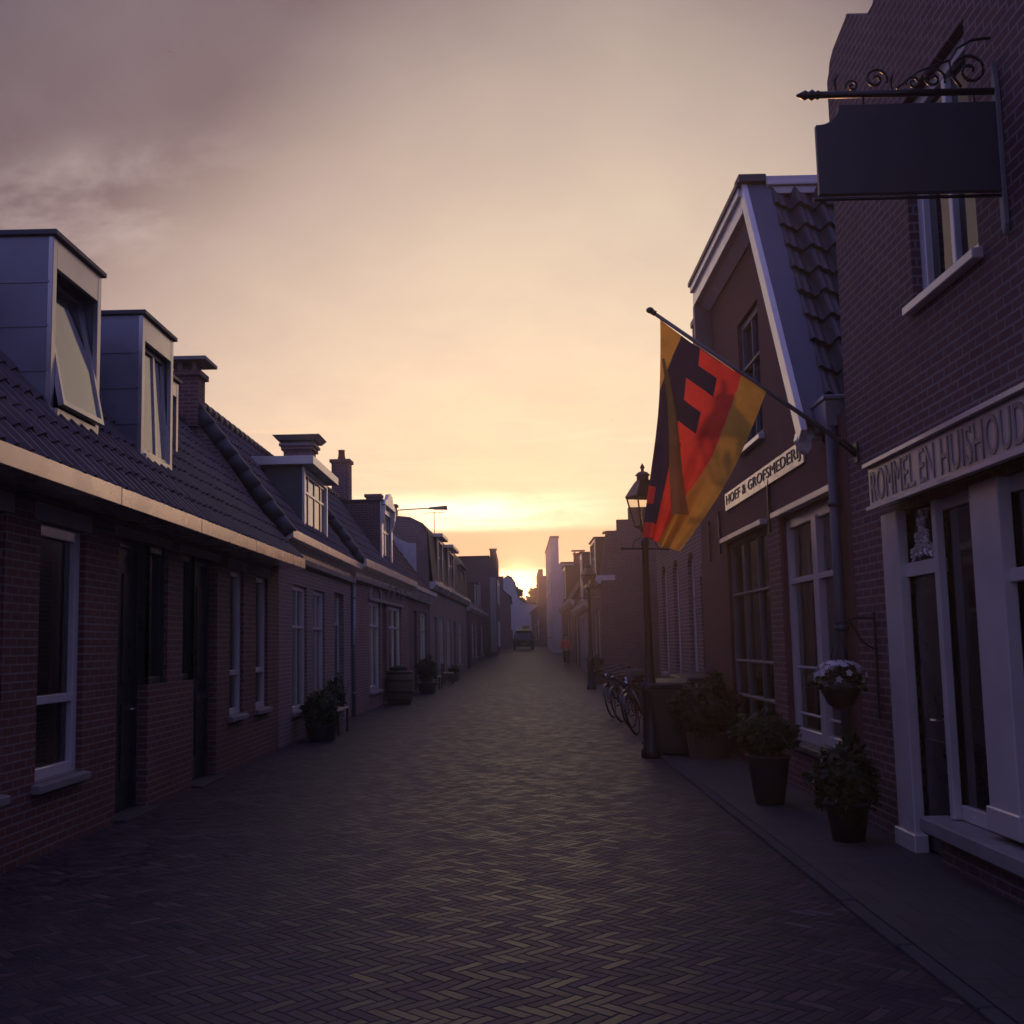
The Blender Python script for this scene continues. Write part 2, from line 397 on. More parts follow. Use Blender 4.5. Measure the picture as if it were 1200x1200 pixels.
def window(root, x0, x1, z0, z1, rec=.10, fw=.075, trans=(), mull=(), mat='white', sill='stone', bar=.035, y=0.0, name='window', glassmat='glass', low=0.0, curtain=None):
    e = .004; mb = MB(); a, b = y + rec - .05, y + rec + .03
    mb.box(x0 - e, x0 + fw, a, b, z0 + .004, z1 + e); mb.box(x1 - fw, x1 + e, a, b, z0 + .004, z1 + e)
    mb.box(x0 + fw, x1 - fw, a + .002, b, z1 - fw, z1 + e); mb.box(x0 + fw, x1 - fw, a + .002, b, z0 + .004, z0 + fw + low)
    for z in trans: mb.box(x0 + fw, x1 - fw, a - .012, b, z - bar, z + bar)
    for x in mull: mb.box(x - bar, x + bar, a + .004, b, z0 + fw, z1 - fw)
    w = mb.build(name, M[mat], root, bevel=.006)
    g = MB(); g.face([(x0, y + rec, z0), (x1, y + rec, z0), (x1, y + rec, z1), (x0, y + rec, z1)]); g.build('pane', M['see'] if curtain else M[glassmat], w)
    if curtain:
        yc = y + rec + .09; c_ = MB()
        for (xa, xb) in ((x0 + .02, x0 + (x1 - x0) * curtain), (x1 - (x1 - x0) * curtain * .8, x1 - .02)):
            n = 14; zt = z1 - .03; zl = z0 + .06
            P = [(xa + (xb - xa) * k / n, yc + .022 * math.sin(k * 1.9 + x0 * 3) + .01 * math.sin(k * 4.1)) for k in range(n + 1)]
            for k in range(n): c_.face([(P[k][0], P[k][1], zl), (P[k + 1][0], P[k + 1][1], zl), (P[k + 1][0], P[k + 1][1], zt), (P[k][0], P[k][1], zt)])
        c_.build('curtain', M['curtain'], w)
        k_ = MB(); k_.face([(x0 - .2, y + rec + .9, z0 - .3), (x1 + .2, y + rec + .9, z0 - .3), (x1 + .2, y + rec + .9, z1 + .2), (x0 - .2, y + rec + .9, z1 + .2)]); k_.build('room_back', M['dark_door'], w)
    if sill:
        s = MB(); s.hull8([(x0 - .06, y - .07, z0 - .075), (x1 + .06, y - .07, z0 - .075), (x1 + .06, y + rec, z0 - .075), (x0 - .06, y + rec, z0 - .075)],
                          [(x0 - .06, y - .07, z0 - .012), (x1 + .06, y - .07, z0 - .012), (x1 + .06, y + rec, z0 + .012), (x0 - .06, y + rec, z0 + .012)])
        s.build('sill', M[sill], w, bevel=.006)
    return w

def door(root, x0, x1, z1, rec=.14, mat='dark_door', frame='white', fan=0.0, y=0.0, z0=.0, fw=.07):
    d = MB(); zd = z1 - fan; a = y + rec
    d.box(x0 + fw, x1 - fw, a, a + .04, z0 + .03, zd - fw)
    w = x1 - x0 - 2 * fw
    for (p, q) in ((.12, .40), (.47, .88)):
        zz0, zz1 = z0 + (zd - z0) * p, z0 + (zd - z0) * q
        for k in (0, 1):
            xx = x0 + fw + w * (.10 + .45 * k); d.box(xx, xx + w * .35, a - .014, a + .002, zz0, zz1)
    o = d.build('door', M[mat], root, bevel=.005)
    f = MB(); f.box(x0 - .004, x0 + fw, a - .03, a + .045, z0, z1 + .004); f.box(x1 - fw, x1 + .004, a - .03, a + .045, z0, z1 + .004)
    f.box(x0 + fw, x1 - fw, a - .028, a + .045, z1 - fw, z1 + .004)
    if fan: f.box(x0 + fw, x1 - fw, a - .028, a + .045, zd - fw, zd)
    f.build('door_frame', M[frame], o, bevel=.005)
    if fan:
        g = MB(); g.face([(x0, a + .01, zd), (x1, a + .01, zd), (x1, a + .01, z1), (x0, a + .01, z1)]); g.build('pane', M['glass'], o)
    h = MB(); h.tube([(x1 - fw - .08, a - .05, z0 + 1.02), (x1 - fw - .20, a - .05, z0 + 1.02)], .012, 6); h.tube([(x1 - fw - .08, a, z0 + 1.02), (x1 - fw - .08, a - .05, z0 + 1.02)], .012, 6)
    h.build('handle', M['chrome'], o)
    s = MB(); s.box(x0 - .03, x1 + .03, y - .12, a + .03, z0 - .02, z0 + .035); s.build('doorstep', M['kerb'], o, bevel=.01)
    return o

def pantiles(mb, P0, U, V, nrm, L, S, tw=.225, th=.31, q=6, amp=.036, lift=.03, m=0):
    """overlapping S-tiles on the slope that starts at P0, runs L along U and S up V"""
    P0, U, V, nrm = map(Vector, (P0, U, V, nrm)); nc = max(1, round(L / tw)); nr = max(1, round(S / th)); tw = L / nc; th = S / nr
    prof = []
    for k in range(nc * q + 1):
        u = k / q; fr = u - math.floor(u)
        prof.append((u * tw, amp * (math.sin(2 * math.pi * fr) * .55 + .25 * math.sin(4 * math.pi * fr) + .5)))
    for r in range(nr):
        b = len(mb.v); ln = len(prof); js = [random.uniform(-.013, .013) for _ in range(nc + 1)]; hs = [random.uniform(-.006, .008) for _ in range(nc + 1)]
        for k, (u, hgt) in enumerate(prof): mb.v.append(tuple(P0 + U * u + V * (r * th - .02 + js[k // q]) + nrm * (hgt + lift + hs[k // q])))
        for (u, hgt) in prof: mb.v.append(tuple(P0 + U * u + V * ((r + 1) * th) + nrm * (hgt + .002)))
        for k, (u, hgt) in enumerate(prof): mb.v.append(tuple(P0 + U * u + V * (r * th - .02 + js[k // q]) + nrm * (hgt * .2 - .02)))
        for k in range(ln - 1):
            mb.f.append((b + k, b + k + 1, b + ln + k + 1, b + ln + k)); mb.m.append(m)
            mb.f.append((b + 2 * ln + k, b + 2 * ln + k + 1, b + k + 1, b + k)); mb.m.append(m)

def ridge_tiles(mb, a, b, r=.11, step=.38):
    a, b = Vector(a), Vector(b); n = max(1, round((b - a).length / step))
    for k in range(n):
        p, q_ = a.lerp(b, k / n), a.lerp(b, (k + 1.08) / n)
        mb.tube([p, q_], [r * 1.06, r * .94], 9)

def chimney(root, x, y, z0, z1, wx=.5, wy=.5, mat='brick_red', cap='slab', capw=.12, pots=0):
    c = MB(); c.box(x - wx / 2, x + wx / 2, y - wy / 2, y + wy / 2, z0, z1); c.box(x - wx / 2 - .05, x + wx / 2 + .05, y - wy / 2 - .05, y + wy / 2 + .05, z1 - .02, z1 + .07)
    o = c.build('chimney', M[mat], root)
    k = MB()
    if cap == 'slab':
        for sx in (-1, 1):
            for sy in (-1, 1): k.box(x + sx * (wx / 2 - .08) - .03, x + sx * (wx / 2 - .08) + .03, y + sy * (wy / 2 - .08) - .03, y + sy * (wy / 2 - .08) + .03, z1 + .06, z1 + .22)
        k.box(x - wx / 2 - capw, x + wx / 2 + capw, y - wy / 2 - capw, y + wy / 2 + capw, z1 + .22, z1 + .275)
        k.build('cover_slab', M['stone'], o)
    elif cap == 'double':
        k.box(x - wx / 2 - .09, x + wx / 2 + .09, y - wy / 2 - .09, y + wy / 2 + .09, z1 + .07, z1 + .13)
        for sx in (-1, 1): k.box(x + sx * (wx / 2 - .08) - .05, x + sx * (wx / 2 - .08) + .05, y - wy / 2, y + wy / 2, z1 + .13, z1 + .19)
        k.hull8([(x - wx / 2 - .12, y - wy / 2 - .12, z1 + .19), (x + wx / 2 + .12, y - wy / 2 - .12, z1 + .19), (x + wx / 2 + .12, y + wy / 2 + .12, z1 + .19), (x - wx / 2 - .12, y + wy / 2 + .12, z1 + .19)],
                [(x - wx / 2 - .22, y - wy / 2 - .22, z1 + .30), (x + wx / 2 + .22, y - wy / 2 - .22, z1 + .30), (x + wx / 2 + .22, y + wy / 2 + .22, z1 + .30), (x - wx / 2 - .22, y + wy / 2 + .22, z1 + .30)])
        k.build('cover_slab', M['stone'], o)
    elif cap == 'pot':
        k.lathe([(.13, z1 + .07), (.10, z1 + .2), (.09, z1 + .34), (.115, z1 + .36), (.09, z1 + .38)], (x, y, 0), 10); k.build('chimney_pot', M['terracotta'], o, True)
    return o

def dormer(root, x0, x1, yf, z0, z1, yb, cheek='zinc', face='zinc_lit', header=.24, post=.08, sillz=.06, ov=.04, roofmat='lead', roofh=.05, frame='zinc_lit', trans=(), mull=(), seams=0, tilt=0.0, rec=.10, bar=.03, winz=None):
    t = .05
    f = MB(); e = .012
    f.box(x0 - .004, x0 + post, yf - e, yf + .035, z0 - .06, z1 - .004); f.box(x1 - post, x1 + .004, yf - e, yf + .035, z0 - .06, z1 - .004)
    f.box(x0 + post, x1 - post, yf - e + .002, yf + .035, z1 - header, z1 - .004); f.box(x0 + post, x1 - post, yf - e - .03, yf + .035, z0 - .05, z0 + sillz)
    o = f.build('dormer', M[face], root, bevel=.005)
    for xa, xb, sg in ((x0, x0 + t, -1), (x1 - t, x1, 1)):
        d = MB(); d.box(xa, xb, yf, yb, z0 - .25, z1)
        for k in range(seams):
            z = z0 + (z1 - z0) * (k + 1) / (seams + 1) - .03
            xo = xa if sg < 0 else xb
            d.box(xo - .008, xo + .008, yf + .02, yb, z, z + .022)
        d.build('cheek', M[cheek], o)
    r = MB(); r.box(x0 - ov, x1 + ov, yf - ov - .01, yb + .1, z1, z1 + roofh); r.build('dormer_roof', M[roofmat], o, bevel=.006)
    wx0, wx1, wz0, wz1 = x0 + post, x1 - post, z0 + sillz, z1 - header
    w = MB(); fw = .05; c_, s_ = math.cos(tilt), math.sin(tilt)
    ax_y, ax_z = yf + rec, wz1 - .02
    def put(mb, xa, xb, ya, yb_, za, zb):
        pts = []
        for (zz) in (za, zb):
            for (xx, yy) in ((xa, ya), (xb, ya), (xb, yb_), (xa, yb_)):
                dy, dz = yy - ax_y, zz - ax_z
                pts.append((xx, ax_y + dy * c_ + dz * s_, ax_z - dy * s_ + dz * c_))
        mb.hull8(pts[:4], pts[4:])
    wa, wb = yf + rec - .025, yf + rec + .025
    put(w, wx0 + .003, wx0 + fw, wa, wb, wz0, wz1); put(w, wx1 - fw, wx1 - .003, wa, wb, wz0, wz1)
    put(w, wx0 + fw, wx1 - fw, wa, wb, wz1 - fw, wz1); put(w, wx0 + fw, wx1 - fw, wa, wb, wz0, wz0 + fw)
    for z in trans: put(w, wx0 + fw, wx1 - fw, wa, wb, z - bar, z + bar)
    for x in mull: put(w, x - bar, x + bar, wa + .003, wb - .003, wz0 + fw, wz1 - fw)
    w.build('window_frame', M[frame], o)
    g = MB(); put(g, wx0 + .02, wx1 - .02, yf + rec - .004, yf + rec + .004, wz0 + .02, wz1 - .02); g.build('pane', M['coated'], o)
    if tilt:                                            # the room behind an opened sash
        k = MB(); k.face([(wx0, yf + rec + .6, wz0), (wx1, yf + rec + .6, wz0), (wx1, yf + rec + .6, wz1), (wx0, yf + rec + .6, wz1)]); k.build('room_back', M['dark_door'], o)
    return o

def roof(root, x0, x1, ye, ze, yr, zr, yb, zb, mat, tiles=None, thick=.06, ridge=True, name='roof', ridgemat=None):
    """front slope from the eave (ye,ze) to the ridge (yr,zr), back slope down to (yb,zb)"""
    mb = MB()
    V = Vector((0, yr - ye, zr - ze)); S = V.length; V.normalize(); nrm = Vector((0, -V.z, V.y))
    if tiles:
        pantiles(mb, (x0, ye, ze), (1, 0, 0), V, nrm, x1 - x0, S, **tiles)
    a = thick
    mb.prism([(ye, ze - .02), (yr, zr - .02), (yb, zb), (yb, zb - a), (yr, zr - a - .03), (ye, ze - a - .02)], x0 + .004, x1 - .004)
    o = mb.build(name, M[mat], root)
    if ridge:
        rb = MB(); ridge_tiles(rb, (x0, yr, zr + .03), (x1, yr, zr + .03)); rb.build('ridge_tiles', M[ridgemat or mat], o, True)
    return o

def gable_sides(mb, L, D, H, yr, zr, y0=0.0, prof=None):
    P = prof or [(y0, 0), (D, 0), (D, H), (yr, zr), (y0, H)]
    mb.face([(0, a, b) for a, b in P]); mb.face([(L, a, b) for a, b in reversed(P)])
    mb.face([(0, D, 0), (L, D, 0), (L, D, H), (0, D, H)])

def pipe(root, x, y, z0, z1, r=.04, mat='zinc', name='downpipe'):
    p = MB(); p.tube([(x, y, z0), (x, y, z1)], r, 10)
    for z in [z0 + .5 + k * 1.1 for k in range(int((z1 - z0) / 1.1) + 1)]:
        if z < z1: p.tube([(x, y, z), (x, y, z + .05)], r * 1.25, 10)
    return p.build(name, M[mat], root, True)

LEFT, RIGHT = R(90), R(-90)
# ================================================================== LEFT SIDE
# --- nearest house: zinc dormers, pale box gutter
h = thing('brick_house', 'low brick house nearest on the left with two zinc dormers and a pale box gutter', 'house', (-3.8, 2.0, 0), LEFT)
Y = lambda y_: y_ - 2.0
holes = [(Y(4.9), Y(6.0), .55, 2.65), (Y(7.35), Y(8.42), .55, 2.65), (Y(9.05), Y(10.0), .58, 2.65), (Y(10.85), Y(11.78), .02, 2.70, 0, .20), (Y(11.78), Y(12.40), 1.25, 2.70, 0, .14),
         (Y(12.96), Y(13.42), 1.25, 2.70, 0, .14), (Y(13.42), Y(14.45), .02, 2.70, 0, .20), (Y(15.1), Y(15.86), .72, 2.66), (Y(16.6), Y(17.4), .72, 2.66)]
mb = MB(); facade(mb, 0, 16.2, 0, 2.95, holes); gable_sides(mb, 16.2, 3.2, 2.95, 1.6, 5.25); mb.build('wall', M['brick_red'], h)
for a, b in ((4.9, 6.0), (7.35, 8.42), (9.05, 10.0)): window(h, Y(a), Y(b), .58, 2.65, trans=(1.22,), fw=.10, curtain=.28)
for a, b in ((15.1, 15.86), (16.6, 17.4)): window(h, Y(a), Y(b), .72, 2.66, trans=(1.28,), fw=.085, curtain=.3)
door(h, Y(10.85), Y(11.78), 2.70, rec=.14, frame='dark_door'); door(h, Y(13.42), Y(14.45), 2.70, rec=.14, frame='dark_door')
window(h, Y(11.78), Y(12.40), 1.25, 2.70, rec=.09, mat='dark_door', sill=None); window(h, Y(12.96), Y(13.42), 1.25, 2.70, rec=.09, mat='dark_door', sill=None)
mb = MB()
for a, b in ((9.05, 10.0), (10.85, 12.4), (12.96, 14.45), (15.1, 15.86), (16.6, 17.4), (7.35, 8.42)): mb.box(Y(a) - .12, Y(b) + .12, -.012, .03, 2.655 if b not in (12.4, 14.45) else 2.705, 2.80)
mb.build('lintel', M['plaster_grey'], h, bevel=.004)
r = roof(h, -.3, 16.25, -.36, 2.99, 1.6, 5.27, 3.3, 2.95, 'tile_dark', dict(tw=.235, th=.33, amp=.042, lift=.026, q=9))
g = MB()
xx = 0.0
for ln in (2.6, 2.4, 2.7, 2.5, 2.6, 2.45, .99):
    g.prism([(-.42, 2.85), (-.42, 3.005), (-.39, 3.005), (-.39, 2.88), (-.26, 2.88), (-.26, 2.985), (-.02, 2.985), (-.02, 2.85)], xx, xx + ln - .012); xx += ln
g.build('gutter', M['alu'], h, bevel=.004)
dormer(h, Y(9.61), Y(10.76), .20, 3.66, 5.24, 1.7, seams=3, header=.27, tilt=R(11), rec=.16, post=.085)
dormer(h, Y(12.0), Y(13.1), .20, 3.66, 5.23, 1.7, seams=3, header=.27, rec=.09, post=.085, mull=(Y(12.62),), tilt=R(2.5))
dormer(h, Y(13.75), Y(14.72), .62, 4.05, 5.10, 1.7, seams=1, header=.2, rec=.1)
v = MB(); v.lathe([(.06, 5.1), (.06, 5.5), (.09, 5.5), (.09, 5.58), (.03, 5.62)], (Y(9.3), 1.55, 0), 10); v.build('vent_pipe', M['iron'], h, True)

# --- second house: tiled verge on a raised gable, white dormer with small panes
h = thing('brick_house', 'brown brick house with a white small-paned dormer and thick moulded cornice', 'house', (-3.82, 18.22, 0), LEFT)
Y = lambda y_: y_ - 18.22
holes = [(Y(19.42), Y(20.75), .5, 2.68), (Y(21.35), Y(22.7), .5, 2.68), (Y(23.9), Y(25.2), .05, 2.74)]
mb = MB(); facade(mb, 0, 8.2, 0, 3.4, holes, rev=.12)
gable_sides(mb, 8.2, 3.1, 3.4, 1.5, 5.62); mb.build('wall', M['brick_grey'], h)
for a, b in ((19.42, 20.75), (21.35, 22.7)): window(h, Y(a), Y(b), .5, 2.68, trans=(1.95,), mat='white', fw=.09, mull=((Y(a) + Y(b)) / 2,), bar=.025, curtain=.32)
door(h, Y(23.9), Y(25.2), 2.74, mat='grey_green', frame='white', fan=.62)
r = roof(h, .08, 8.15, -.12, 3.5, 1.5, 5.68, 3.2, 3.4, 'tile_dark', dict(tw=.24, th=.33, amp=.035, lift=.03))
vb = MB(); ridge_tiles(vb, (.02, -.2, 3.42), (.02, 1.5, 5.72), r=.12, step=.33); vb.build('verge_tiles', M['tile_blue'], r, True)
g = MB(); g.prism([(0, 3.05), (-.10, 3.05), (-.12, 3.14), (-.05, 3.14), (-.05, 3.24), (-.20, 3.34), (-.26, 3.36), (-.26, 3.5), (-.20, 3.5), (-.20, 3.42), (-.03, 3.42), (-.03, 3.46), (0, 3.46)], -.05, 8.18)
g.build('cornice', M['cream'], h, bevel=.004)
d = dormer(h, Y(21.0), Y(23.6), .10, 3.70, 4.98, 1.6, cheek='grey_green', face='white', frame='white', header=.10, post=.10, ov=.20, roofmat='white_worn', roofh=.16, mull=(Y(21.62), Y(22.3), Y(22.98)), trans=(4.52,), bar=.022, rec=.05)
chimney(h, Y(18.3), 1.48, 5.2, 6.05, .42, .40, 'brick_red', 'slab', .16)
chimney(h, Y(25.6), 1.05, 4.9, 6.05, .62, .62, 'brick_brown', 'double')
pipe(h, 8.13, -.05, 0, 3.1, .045, 'zinc')

# --- third house: arched overdoor, ornate dormer
A = math.atan(.025)
h = thing('brick_house', 'dark brick house with an arched fanlight door and an ornate narrow dormer', 'house', (-3.75, 26.42, 0), LEFT - A)
Y = lambda y_: y_ - 26.42
holes = [(Y(28.6), Y(30.5), .45, 2.75), (Y(32.2), Y(34.9), .5, 2.75), (Y(30.9), Y(31.7), .04, 2.75, 0, .2)]
mb = MB(); facade(mb, 0, 10.4, 0, 3.5, holes); gable_sides(mb, 10.4, 3.2, 3.5, 1.45, 5.75)
mb.build('wall', M['brick_brown'], h)
window(h, Y(28.6), Y(30.5), .45, 2.75, trans=(2.1,), mull=(Y(29.55),), fw=.13)
window(h, Y(32.2), Y(34.9), .5, 2.75, trans=(2.1,), mull=(Y(33.55),), fw=.14)
door(h, Y(30.9), Y(31.7), 2.75, rec=.16, mat='door_brown', fan=.5)
mb = MB()
n = 12
for k in range(n):
    t0, t1 = math.pi * k / n, math.pi * (k + 1) / n; c = Y(29.5)
    q = lambda t, rr: (c - rr * math.cos(t), 2.80 + rr * .52 * math.sin(t))
    (a1, b1), (a2, b2), (a3, b3), (a4, b4) = q(t0, 1.05), q(t1, 1.05), q(t1, .82), q(t0, .82)
    mb.hull8([(a1, -.05, b1), (a2, -.05, b2), (a3, -.05, b3), (a4, -.05, b4)], [(a1, .02, b1), (a2, .02, b2), (a3, .02, b3), (a4, .02, b4)])
mb.box(Y(28.4), Y(35.2), -.06, .02, 2.74, 2.82); mb.build('overdoor_arch', M['plaster_grey'], h)
for k in range(4):
    mb = MB(); mb.prism([(-.18, 3.24), (-.04, 2.92), (.01, 2.92), (.01, 3.24)], Y(31.6) + k * 1.1, Y(31.6) + k * 1.1 + .12); mb.build('bracket', M['plaster_grey'], h)
r = roof(h, .06, 10.4, -.12, 3.6, 1.45, 5.8, 3.3, 3.5, 'tile_dark', dict(tw=.24, th=.33, q=5))
vb = MB(); ridge_tiles(vb, (.0, -.2, 3.52), (.0, 1.45, 5.84), r=.12, step=.33); ridge_tiles(vb, (.24, -.2, 3.49), (.24, 1.45, 5.81), r=.10, step=.33); vb.build('verge_tiles', M['tile_blue'], r, True)
g = MB(); g.prism([(0, 3.12), (-.12, 3.12), (-.14, 3.2), (-.06, 3.2), (-.06, 3.3), (-.22, 3.42), (-.30, 3.44), (-.30, 3.62), (-.24, 3.62), (-.24, 3.5), (0, 3.5)], -.12, 10.42); g.build('cornice', M['cream'], h, bevel=.004)
d = dormer(h, Y(32.1), Y(34.4), .18, 3.95, 5.70, 1.5, cheek='brick_deep', face='white', frame='white', header=.30, post=.26, ov=.06, roofmat='lead', mull=(Y(33.25),), trans=(4.9,), rec=.08)
mb = MB(); c = Y(33.25)
mb.prism([(c - 1.2, 5.6), (c + 1.2, 5.6), (c + 1.05, 5.72), (c + .7, 5.80), (c + .4, 5.98), (c, 6.04), (c - .4, 5.98), (c - .7, 5.80), (c - 1.05, 5.72)], .06, .16, 'y')
for k in (-1, 1): mb.prism([(.17, 5.0), (.08, 5.35), (.06, 5.6), (.17, 5.6)], c + k * 1.03 - .08, c + k * 1.12 + .08)
mb.build('pediment', M['white'], d, bevel=.01)
chimney(h, Y(32.9), 1.45, 5.5, 6.95, .55, .5, 'brick_brown', 'pot')
chimney(h, Y(36.2), 1.0, 5.0, 6.35, .45, .45, 'brick_brown', None)

# --- fourth house, lower cornice
h = thing('brick_house', 'narrow brown brick house with a low white cornice beside the house with the arched door', 'house', (-3.49, 36.84, 0), LEFT - A)
Y = lambda y_: y_ - 36.84
mb = MB(); facade(mb, 0, 6.85, 0, 3.45, [(Y(38.2), Y(39.2), .04, 2.75), (Y(40.2), Y(42.2), .55, 2.75)]); gable_sides(mb, 6.85, 3.2, 3.45, 1.45, 5.5); mb.build('wall', M['brick_deep'], h)
door(h, Y(38.2), Y(39.2), 2.75, mat='grey_green', fan=.5); window(h, Y(40.2), Y(42.2), .55, 2.75, trans=(2.1,), mull=(Y(41.2),), fw=.14)
roof(h, 0, 6.85, -.1, 3.5, 1.45, 5.55, 3.3, 3.45, 'tile_red', dict(tw=.24, th=.33, q=4))
g = MB(); g.prism([(0, 3.1), (-.1, 3.1), (-.22, 3.38), (-.28, 3.4), (-.28, 3.53), (0, 3.48)], -.02, 6.86); g.build('cornice', M['white_worn'], h)
chimney(h, Y(41.3), 1.75, 5.2, 6.25, .4, .4, 'brick_brown', 'pot')

# --- fifth house: mansard with round-shouldered plastered gable
h = thing('mansard_house', 'ochre house with a rounded mansard gable, pale plaster patch and two flat dormers', 'house', (-3.32, 43.74, 0), LEFT - A)
Y = lambda y_: y_ - 43.74
mb = MB()
ho = [(Y(45.4), Y(46.5), .04, 2.7), (Y(47.6), Y(49.6), .55, 2.75), (Y(51.2), Y(53.2), .55, 2.75), (Y(55), Y(56.2), .04, 2.7), (Y(58), Y(60.2), .55, 2.75)]
facade(mb, 0, 20.2, 0, 3.95, ho)
prof = [(0, 0), (5, 0), (5, 3.9), (4.6, 5.4), (3.6, 6.2), (2.4, 6.58), (1.5, 6.6), (.75, 6.5), (.28, 6.25), (.08, 5.9), (0, 3.95)]
gable_sides(mb, 20.2, 5, 3.9, 0, 0, prof=prof); mb.build('wall', M['brick_ochre'], h)
mb = MB(); mb.prism([(1.5, 6.0), (1.2, 5.7), (.8, 5.52), (.5, 5.5), (.5, 4.0), (1.6, 4.0), (1.9, 5.2)], -.03, .02); mb.build('plaster_patch', M['plaster_white'], h)
for (a, b, c, d_) in [(x[0], x[1], x[2], x[3]) for x in ho]:
    if c < .1: door(h, a, b, d_, mat='dark_door', fan=.4)
    else: window(h, a, b, c, d_, trans=(2.1,), mull=((a + b) / 2,), fw=.14)
mb = MB(); up = [(-.12, 4.0), (.05, 5.93), (.25, 6.29), (.74, 6.54), (1.5, 6.64), (2.4, 6.62), (3.6, 6.24), (4.65, 5.42), (5.05, 3.9)]
mb.prism(up + [(a + .02, b - .08) for a, b in reversed(up)], .12, 20.2); mb.build('roof', M['tile_red'], h)
g = MB(); g.prism([(0, 3.72), (-.12, 3.72), (-.26, 3.9), (-.26, 4.04), (0, 4.0)], 0, 20.2); g.build('gutter', M['white_worn'], h)
dormer(h, Y(46.2), Y(48.4), -.10, 4.1, 5.95, 1.2, cheek='wood', face='cream', frame='white', header=.16, post=.12, ov=.22, roofmat='cream', roofh=.14, mull=(Y(47.3),), trans=(5.2,))
dormer(h, Y(51.0), Y(54.2), -.12, 4.1, 5.9, 1.2, cheek='wood', face='cream', frame='white', header=.16, post=.12, ov=.24, roofmat='cream', roofh=.14, mull=(Y(52.6),), trans=(5.2,))
dormer(h, Y(58.4), Y(62.2), -.05, 4.1, 5.6, 1.2, cheek='wood', face='wood', frame='cream', header=.16, post=.12, ov=.15, mull=(Y(60.3),))
chimney(h, .4, 1.55, 6.3, 7.0, .42, .5, 'brick_brown', 'pot')

# --- sixth: lower house before the tall gable
h = thing('brick_house', 'small red house with a lone dormer in front of the tall flat-topped gable', 'house', (-2.81, 64.0, .18), LEFT - A)
Y = lambda y_: y_ - 64.0
mb = MB(); ho = [(2, 3, .04, 2.6), (4.5, 6.5, .6, 2.7), (8, 10, .6, 2.7), (12, 13, .04, 2.6), (14.5, 16.5, .6, 2.7)]
facade(mb, 0, 19.8, 0, 3.5, ho); gable_sides(mb, 19.8, 4.6, 3.5, 2.2, 6.0); mb.build('wall', M['brick_red'], h)
for a, b, c, d_ in ho:
    if c < .1: door(h, a, b, d_, mat='door_brown', fan=.4)
    else: window(h, a, b, c, d_, trans=(2.1,), mull=((a + b) / 2,), fw=.14)
roof(h, 0, 19.8, -.15, 3.55, 2.2, 6.05, 4.7, 3.5, 'tile_red', dict(tw=.25, th=.36, q=3), ridge=False)
g = MB(); g.prism([(0, 3.25), (-.12, 3.25), (-.24, 3.42), (-.24, 3.56), (0, 3.5)], 0, 19.8); g.build('gutter', M['white_worn'], h)
chimney(h, 4.0, 2.2, 5.7, 7.0, .55, .5, 'brick_brown', 'pot'); chimney(h, 17.0, 2.2, 5.7, 6.8, .5, .5, 'brick_red', 'slab')
pipe(h, .3, -.06, 0, 3.3, .045, 'zinc_dark'); pipe(h, 11.0, -.06, 0, 3.3, .045, 'zinc_dark')
dormer(h, 9.0, 11.6, .05, 3.8, 5.3, 1.8, cheek='wood', face='cream', frame='white', header=.2, post=.16, ov=.15, mull=(10.3,))

# --- seventh: tall gable wall across, with a pier at the street corner
h = thing('gable_house', 'tall reddish house whose flat-topped side wall ends in a chimney pier', 'house', (-1.42, 84.0, gz(88) - .6), LEFT)
mb = MB(); mb.prism([(0, 0), (5.5, 0), (5.5, 7.3), (2.75, 7.75), (.45, 7.75), (.45, 8.3), (0, 8.3)], 0, 12); mb.build('wall', M['brick_red'], h)
mb = MB(); mb.box(-.06, .5, -.07, .5, 8.3, 8.42); mb.build('coping', M['stone'], h)
mb = MB(); mb.prism([(.5, 7.78), (2.75, 7.78), (5.7, 7.32), (5.7, 7.4), (2.75, 7.9), (.5, 7.9)], -.1, 12); mb.build('roof', M['tile_red'], h)
mb = MB(); mb.box(-.03, .01, .06, .5, .8, 6.3)
mb.box(-.01, .006, 1.2, 2.3, 3.6, 5.9); mb.build('pilaster_panel', M['plaster_grey'], h)
for k in range(3): window(h, 2 + k * 3.4, 3.4 + k * 3.4, 1.2, 3.1, rec=-.01, sill='stone'); window(h, 2 + k * 3.4, 3.4 + k * 3.4, 4.4, 6.2, rec=-.01, sill='stone')

# --- eighth, beyond
h = thing('brick_house', 'hazy brown house with a thin chimney, left of the far white gable', 'house', (-.62, 104.0, .9), LEFT)
mb = MB(); facade(mb, 0, 22, 0, 4.9, [(3, 4.4, 1, 3), (8, 9.4, 1, 3)]); gable_sides(mb, 22, 6, 4.9, 1.6, 6.3); mb.build('wall', M['brick_brown'], h)
for a in (3, 8): window(h, a, a + 1.4, 1, 3, trans=(2.3,))
roof(h, 0, 22, -.2, 4.9, 1.6, 6.4, 6.2, 4.8, 'tile_red', None, ridge=False)
chimney(h, 1.2, .75, 5.2, 6.75, .42, .42, 'brick_brown', None)

